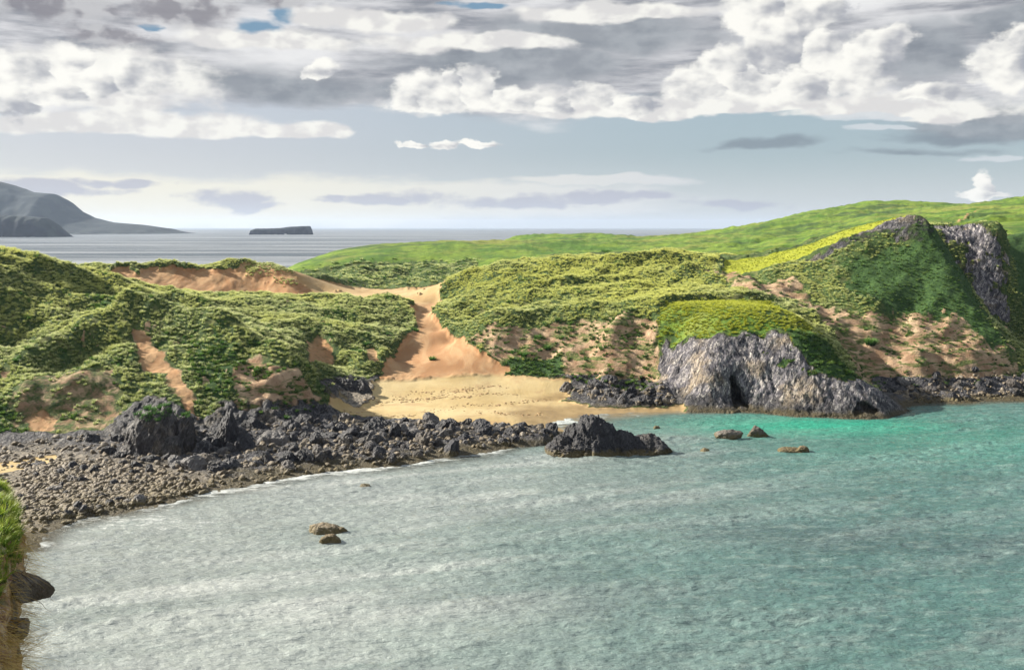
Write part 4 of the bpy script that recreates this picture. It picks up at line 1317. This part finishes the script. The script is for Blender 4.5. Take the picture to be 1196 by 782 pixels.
clump = sstep(fbm(wob / 2.4, 3, 131), -.35, .25)
not_ero = 1 - sstep(ero + .5 * fbm(wob / 2.0, 4, 133), .25, .55)
steep_ok = np.ones_like(H0)
gw = np.clip(grassy * (1 - sand * 1.6), 0, 1) * not_ero * (1 - rock) * (1 - deep * .85) * (1 - .8 * deep_r) * (1 - yellow) * (1 - head_top)
gw = np.maximum(gw, dune_grass * .9 * (1 - .0 * H0))
gw *= 1 - area([(840, 326, 290), (1000, 283, 284), (1080, 260, 280), (1085, 255, 325), (1030, 262, 345), (950, 282, 352), (835, 300, 350)], 2.0, .5)
gw = np.where(gw < .25, 0, gw) * (.35 + .65 * clump)
k, p, rot, r = grass_points(gw, 3.3, 1)
print('marram tufts', len(k))
tintw = np.clip(.10 + .36 * sstep(PX[k], 480, 560) * (1 - sstep(PX[k], 850, 900)) + .9 * fbm(P3[k] / 16.0, 3, 141) + .3 * sstep(H0[k], 10, 25), 0, .8)  # yellower on hilltops and the middle hill: sunlight put into the tint
scatter('marram_grass', p, rot, r.uniform(.45, 1.0, len(k)) * (1 + .35 * fbm(P3[k] / 9.0, 2, 171)), TUFTS, 'wind bent marram grass covering the dune hills', tintw)
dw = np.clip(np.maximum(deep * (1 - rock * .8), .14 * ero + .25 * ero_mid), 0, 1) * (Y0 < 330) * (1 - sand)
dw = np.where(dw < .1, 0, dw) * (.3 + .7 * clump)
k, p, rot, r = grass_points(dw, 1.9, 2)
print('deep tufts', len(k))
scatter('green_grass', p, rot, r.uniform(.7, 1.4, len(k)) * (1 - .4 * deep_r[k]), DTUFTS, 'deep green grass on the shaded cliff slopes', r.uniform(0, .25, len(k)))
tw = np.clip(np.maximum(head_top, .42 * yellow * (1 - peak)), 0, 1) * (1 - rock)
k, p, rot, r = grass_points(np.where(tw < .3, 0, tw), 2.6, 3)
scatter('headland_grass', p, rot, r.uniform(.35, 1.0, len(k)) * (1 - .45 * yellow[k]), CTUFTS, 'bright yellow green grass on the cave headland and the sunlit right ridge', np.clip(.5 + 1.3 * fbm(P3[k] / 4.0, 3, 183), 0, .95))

mw = np.clip(marsh, 0, 1) * cell * .30 * (Y0 < 480) * (sand < .4)
r = np.random.default_rng(5)
k = np.where(r.random(len(mw)) < mw)[0]
p = LAND[k] + np.stack([r.uniform(-.3, .3, len(k)), r.uniform(-1, 1, len(k)), 0 * k - .1], 1)
scatter('far_marram', p, np.stack([0 * k, 0 * k, r.normal(0, .9, len(k))], 1), r.uniform(.9, 1.8, len(k)), TUFTS[:3] + DTUFTS[:2], 'grey green marram on the low ground beyond the sand flat', r.uniform(0, .2, len(k)))

# loose stones
sp = []
for zi, (poly, n) in enumerate(((SH_A2, 3600), (SH_A, 1600), (SH_B, 700), (SH_C, 260), (SH_D, 420))):
    sp.append(sample(poly, n, 800 + zi, -.2))
sp = np.concatenate(sp)
r = np.random.default_rng(9)
sz = .16 + .5 * r.random(len(sp)) ** 2.2
scatter('shore_stones', np.stack([sp[:, 0], sp[:, 1], ground(sp[:, 0], sp[:, 1]) + .1 * sz], 1), r.uniform(0, 6.28, (len(sp), 3)) * [.15, .15, 1], sz, STONES,
        'loose grey stones strewn along the rocky shores')


# ------------------------------------------------------------------ foreground cliff edge the picture is taken from
def cliff_edge():
    edge = np.array([(-16, 15.5), (-10, 14.2), (-7.0, 12.6), (-5.6, 11.0), (-5.0, 10.0), (-4.53, 9.0), (-4.15, 8.0), (-3.7, 6.8), (-3.0, 5.0), (-2.0, 2.6), (0, 1.0), (4, -.4), (12, -2.0), (30, -3)], float)
    seg = np.r_[0, np.cumsum(np.hypot(*np.diff(edge, axis=0).T))]
    ss_ = np.unique(np.concatenate([np.linspace(0, seg[-1], 60), np.linspace(seg[2], seg[9], 260)]))
    ex, ey = np.interp(ss_, seg, edge[:, 0]), np.interp(ss_, seg, edge[:, 1])
    k5 = np.ones(9) / 9
    tx, ty = np.gradient(ex), np.gradient(ey)
    tx, ty = np.convolve(np.pad(tx, 4, 'edge'), k5, 'valid'), np.convolve(np.pad(ty, 4, 'edge'), k5, 'valid')
    l = np.hypot(tx, ty); nx, ny = -ty / l, tx / l        # outward: to the right and forward
    o = [-9, -5, -2.5, -1.2, -.6, -.35, -.2, -.1, -.03, 0]
    dz = [.5, .35, .25, .18, .10, .03, -.05, -.13, -.24, -.36]
    for z in np.concatenate([np.arange(.42, 4, .045), np.linspace(4, 41, 40)]):
        o.append(-.02 if z < 4 else .02 * (z - 4)); dz.append(-z)
    o, dz = np.array(o), np.array(dz)
    top = np.interp(ey, [0, 9, 16], [38.2, 37.36, 37.0])
    Xg = ex[None] + nx[None] * o[:, None]
    Yg = ey[None] + ny[None] * o[:, None]
    Zg = top[None] + dz[:, None]
    p = np.stack([Xg.ravel(), Yg.ravel(), Zg.ravel()], 1)
    wall = sstep(-np.repeat(dz, len(ex)), .2, .6)
    led = fbm(p / np.array([.55, .55, .22]), 5, 501, .55) * .22 + fbm(p / 1.1, 3, 502) * .16
    NX, NY = np.tile(nx, len(o)), np.tile(ny, len(o))
    p[:, 0] += NX * led * wall; p[:, 1] += NY * led * wall
    p[:, 2] += (1 - wall) * .10 * fbm(p / .5, 3, 503)
    mt, g, b = material('cliff_earth')
    pos = g.n('ShaderNodeNewGeometry').outputs['Position']
    nz = g.sep(g.n('ShaderNodeNewGeometry').outputs['Normal'])[2]
    n1 = g.noise(g.v('MULTIPLY', pos, (1, 1, 2.2)), 2.2, 7, .68, .5)
    n2 = g.noise(pos, 9.0, 5, .65)
    c = g.mix(g.ss(n1, .35, .65), (0.13, 0.055, 0.022), (0.62, 0.40, 0.17))
    c = g.mix(g.ss(n2, .50, .66, 0, .8), c, (0.50, 0.41, 0.33))
    c = g.mix(g.ss(g.noise(pos, 1.3, 5, .6), .5, .62, 0, .8), c, (0.16, 0.07, 0.035))
    c = g.mix(g.ss(nz, .45, .75), c, (0.05, 0.085, 0.015))
    g.put(b.inputs['Base Color'], c); b.inputs['Roughness'].default_value = .9
    g.put(b.inputs['Normal'], g.bump(g.m('ADD', n1, g.m('MULTIPLY', n2, .4)), 1.0, .10))
    tag(link('cliff_edge', mesh_np('cliff_edge', p, quads(len(o), len(ex)), mt)), 'earthy cliff edge with green turf close by at lower left', kind='structure')
    M_NEAR = grass_material('near_grass', (0.05, 0.09, 0.012), (0.16, 0.29, 0.025), (0.36, 0.42, 0.06))
    M_DRY = grass_material('dry_grass', (0.22, 0.11, 0.03), (0.55, 0.36, 0.11), (0.75, 0.56, 0.22))
    r = np.random.default_rng(77)
    blades = [tuft(900 + k, 26, .15, .09, .0055, .35, M_NEAR, 'near_tuft') for k in range(3)]
    dry = [tuft(920 + k, 9, .30, .08, .003, .9, M_DRY, 'dry_tuft') for k in range(3)]
    Pg = p.reshape(len(o), len(ex), 3)
    def pick(n, r0, r1, ylo, yhi):
        jr = r.uniform(r0, r1, n)
        js = np.interp(r.uniform(ylo, yhi, n), ey[::-1], np.arange(len(ex))[::-1])
        a, b_ = jr.astype(int), np.clip(js.astype(int), 0, len(ex) - 1)
        f = (jr - a)[:, None]
        return Pg[a, b_] * (1 - f) + Pg[a + 1, b_] * f
    q = pick(1500, 2, 9.0, 5.5, 13.0)
    scatter('cliff_top_grass', q, r.normal(0, .3, (len(q), 3)) * [1, 1, 4], r.uniform(.3, 1.0, len(q)), blades, 'bright green grass on the near cliff edge at lower left', r.uniform(0, .5, len(q)))
    q = pick(190, 8, 30, 6.5, 11.0)
    scatter('dry_grass', q, r.normal(0, .35, (len(q), 3)) * [1, 1, 1] + [0, .7, 0], r.uniform(.5, 1.2, len(q)), dry, 'dry straw grass hanging down the near cliff face', r.uniform(0, .3, len(q)))
    # the dark slab that juts out
    a = np.array(W(2, 684, 8.9)); 
    co, fa = slab_shape(5, 951, (1, 1, 1), .07, 9)
    co = co * [.27, .20, .075]
    ang = R(24)
    co = np.stack([co[:, 0] * math.cos(ang) + co[:, 2] * math.sin(ang), co[:, 1], -co[:, 0] * math.sin(ang) + co[:, 2] * math.cos(ang)], 1)
    o_ = link('rock_slab', mesh_np('rock_slab', co, fa, rock_material('slab_rock', .35, .3, False), smooth=False))
    o_.location = W(22, 684, 8.85)
    tag(o_, 'dark rock slab jutting from the near cliff edge', 'rock slab')
    for k in range(3):
        co, fa = slab_shape(4, 961 + k, (1, 1, 1), .2)
        o_ = link('ledge_rock', mesh_np('ledge_rock', co * [.08, .12, .07 + .02 * k], fa, rock_material('ledge_rock', 2.0, .4, False), smooth=False))
        o_.location = W((20, 12, 8)[k], (735, 766, 712)[k], 8.95)
        tag(o_, ('pale ledge rock bulging low from the near cliff face', 'lowest ledge rock of the near cliff at the picture corner', 'brown ledge rock just below the jutting dark slab')[k], 'rock')
    # bare twigs
    m_tw, g2, b2 = material('twig')
    g2.put(b2.inputs['Base Color'], g2.mix(g2.noise(g2.n('ShaderNodeTexCoord').outputs['Object'], 40, 2), (0.05, 0.03, 0.02), (0.16, 0.10, 0.06)))
    TW = [([(22, 672), (30, 664), (33, 655), (34, 646)], 'upright bare twig at the top of the near cliff face'),
          ([(12, 664), (30, 674), (48, 690), (62, 702)], 'long bare twig reaching out past the dark slab'),
          ([(40, 700), (50, 706), (60, 714)], 'short drooping twig under the tip of the dark slab'),
          ([(0, 686), (20, 676), (34, 672), (42, 668)], 'thin twig leaning out above the dark slab'),
          ([(48, 692), (53, 688), (56, 682)], 'tiny forked twig beyond the dark slab tip')]
    for k, (pts, lab) in enumerate(TW):
        P_ = np.array([W(a_, b_, 8.75 + .03 * i) for i, (a_, b_) in enumerate(pts)])
        tt = np.linspace(0, len(pts) - 1, 24)
        P_ = np.stack([np.interp(tt, np.arange(len(pts)), P_[:, i]) for i in range(3)], 1) + .004 * np.sin(tt * 3)[:, None]
        rad = .0038 * (1 - .75 * tt / tt[-1])
        ring = np.array([(math.cos(a_), 0, math.sin(a_)) for a_ in np.linspace(0, 2 * math.pi, 7)])
        cu = mesh_np('twig', (P_[:, None] + rad[:, None, None] * ring[None]).reshape(-1, 3), quads(24, 7), m_tw)
        tag(link('twig', cu), lab, 'twig')


cliff_edge()

# ------------------------------------------------------------------ single tussocks on the sand, a bush, drift weed
def plant(name, px, py, s, label, cat, mat, n=120, length=1.0, group=None, seed=1, Y=None):
    x, y = hit(px, py) if Y is None else W(px, py, Y)[:2]
    o = link(name, tuft(seed, n, length, .85, .05, .12, mat, name))
    o.location = (x, y, float(ground(np.array([x]), np.array([y]))[0]) - .05)
    o.scale = (s, s, s)
    return tag(o, label, cat, group)


for k, (px, py, s, lab) in enumerate([
        (428, 405, 1.5, 'dark tussock high on the left edge of the sand gully'), (424, 413, 1.4, 'middle dark tussock of three down the gully edge'),
        (421, 422, 1.1, 'lowest dark tussock of three down the gully edge'), (505, 421, 1.5, 'lone dark tussock on the open sand slope'),
        (486, 387, 1.4, 'tussock on the small sand hump at the gully head'), (612, 419, 1.6, 'dark tussock on the eroded bank right of the beach'),
        (640, 408, 1.7, 'dark tussock halfway up the eroded bank'), (628, 396, 1.6, 'dark tussock near the top of the eroded bank')]):
    plant('marram_tussock', px, py, s, lab, 'tussock', M_DEEP, 130, .9, 'single tussocks on the sand', 70 + k)
plant('bush', 708, 301, 4.0, 'dark low scrub clump far off on the flat green meadow', 'bush', M_DEEP, 420, .8, None, 93, 468)
plant('bush', 1017, 412, 2.2, 'round dark green bush on the sandy right hillside', 'bush', M_DEEP, 420, 1.0, None, 91)

weed_m, gw_, bw_ = material('seaweed')
gw_.put(bw_.inputs['Base Color'], gw_.mix(gw_.n('ShaderNodeObjectInfo').outputs['Random'], (0.20, 0.115, 0.045), (0.31, 0.20, 0.085)))
WEED = []
for k in range(3):
    co, fa = rock_shape(2, 990 + k, 4, .5, (1.5, .8, .18), 1.6, .2)
    WEED.append(mesh_np('weed', co, fa, weed_m))
r = np.random.default_rng(31)
wp = []
for (a, b_, n, w_) in (((430, 473), (560, 457), 330, 1.4), ((455, 463), (590, 452), 240, 1.0), ((470, 470), (600, 461), 260, .7), ((520, 477), (640, 468), 200, .7), ((400, 488), (520, 480), 200, 1.4), ((560, 482), (640, 486), 120, 1.0)):
    A_, B_ = hit(*a), hit(*b_)
    t = r.random(n)[:, None]
    wp.append(A_ + (B_ - A_) * t + r.normal(0, w_, (n, 2)) + np.stack([0 * t[:, 0], 1.2 * np.sin(t[:, 0] * 9)], 1))
wp = np.concatenate(wp)[::2]
scatter('seaweed', np.stack([wp[:, 0], wp[:, 1], ground(wp[:, 0], wp[:, 1]) + .02], 1), r.uniform(0, 6.28, (len(wp), 3)) * [0, 0, 1], .07 + .26 * r.random(len(wp)) ** 2, WEED,
        'rust brown drift weed in lines across the beach sand')


# ------------------------------------------------------------------ air
def haze():
    x0, x1, y0, y1, z0, z1 = -33000, 33000, -3000, 31000, -10, 260
    co = [(x, y, z) for z in (z0, z1) for y in (y0, y1) for x in (x0, x1)]
    fa = [(0, 2, 3, 1), (4, 5, 7, 6), (0, 1, 5, 4), (2, 6, 7, 3), (0, 4, 6, 2), (1, 3, 7, 5)]
    mt = bpy.data.materials.new('haze'); mt.use_nodes = True
    n = mt.node_tree.nodes; n.remove(n['Principled BSDF'])
    v = n.new('ShaderNodeVolumePrincipled')
    v.inputs['Color'].default_value = (0.62, 0.76, 1.0, 1)
    v.inputs['Density'].default_value = 2.6e-5
    v.inputs['Anisotropy'].default_value = 0.2
    mt.node_tree.links.new(v.outputs[0], n['Material Output'].inputs['Volume'])
    tag(link('haze', mesh_np('haze', np.array(co, float), np.array(fa), mt, False)), 'thin blue sea haze', kind='stuff')


haze()
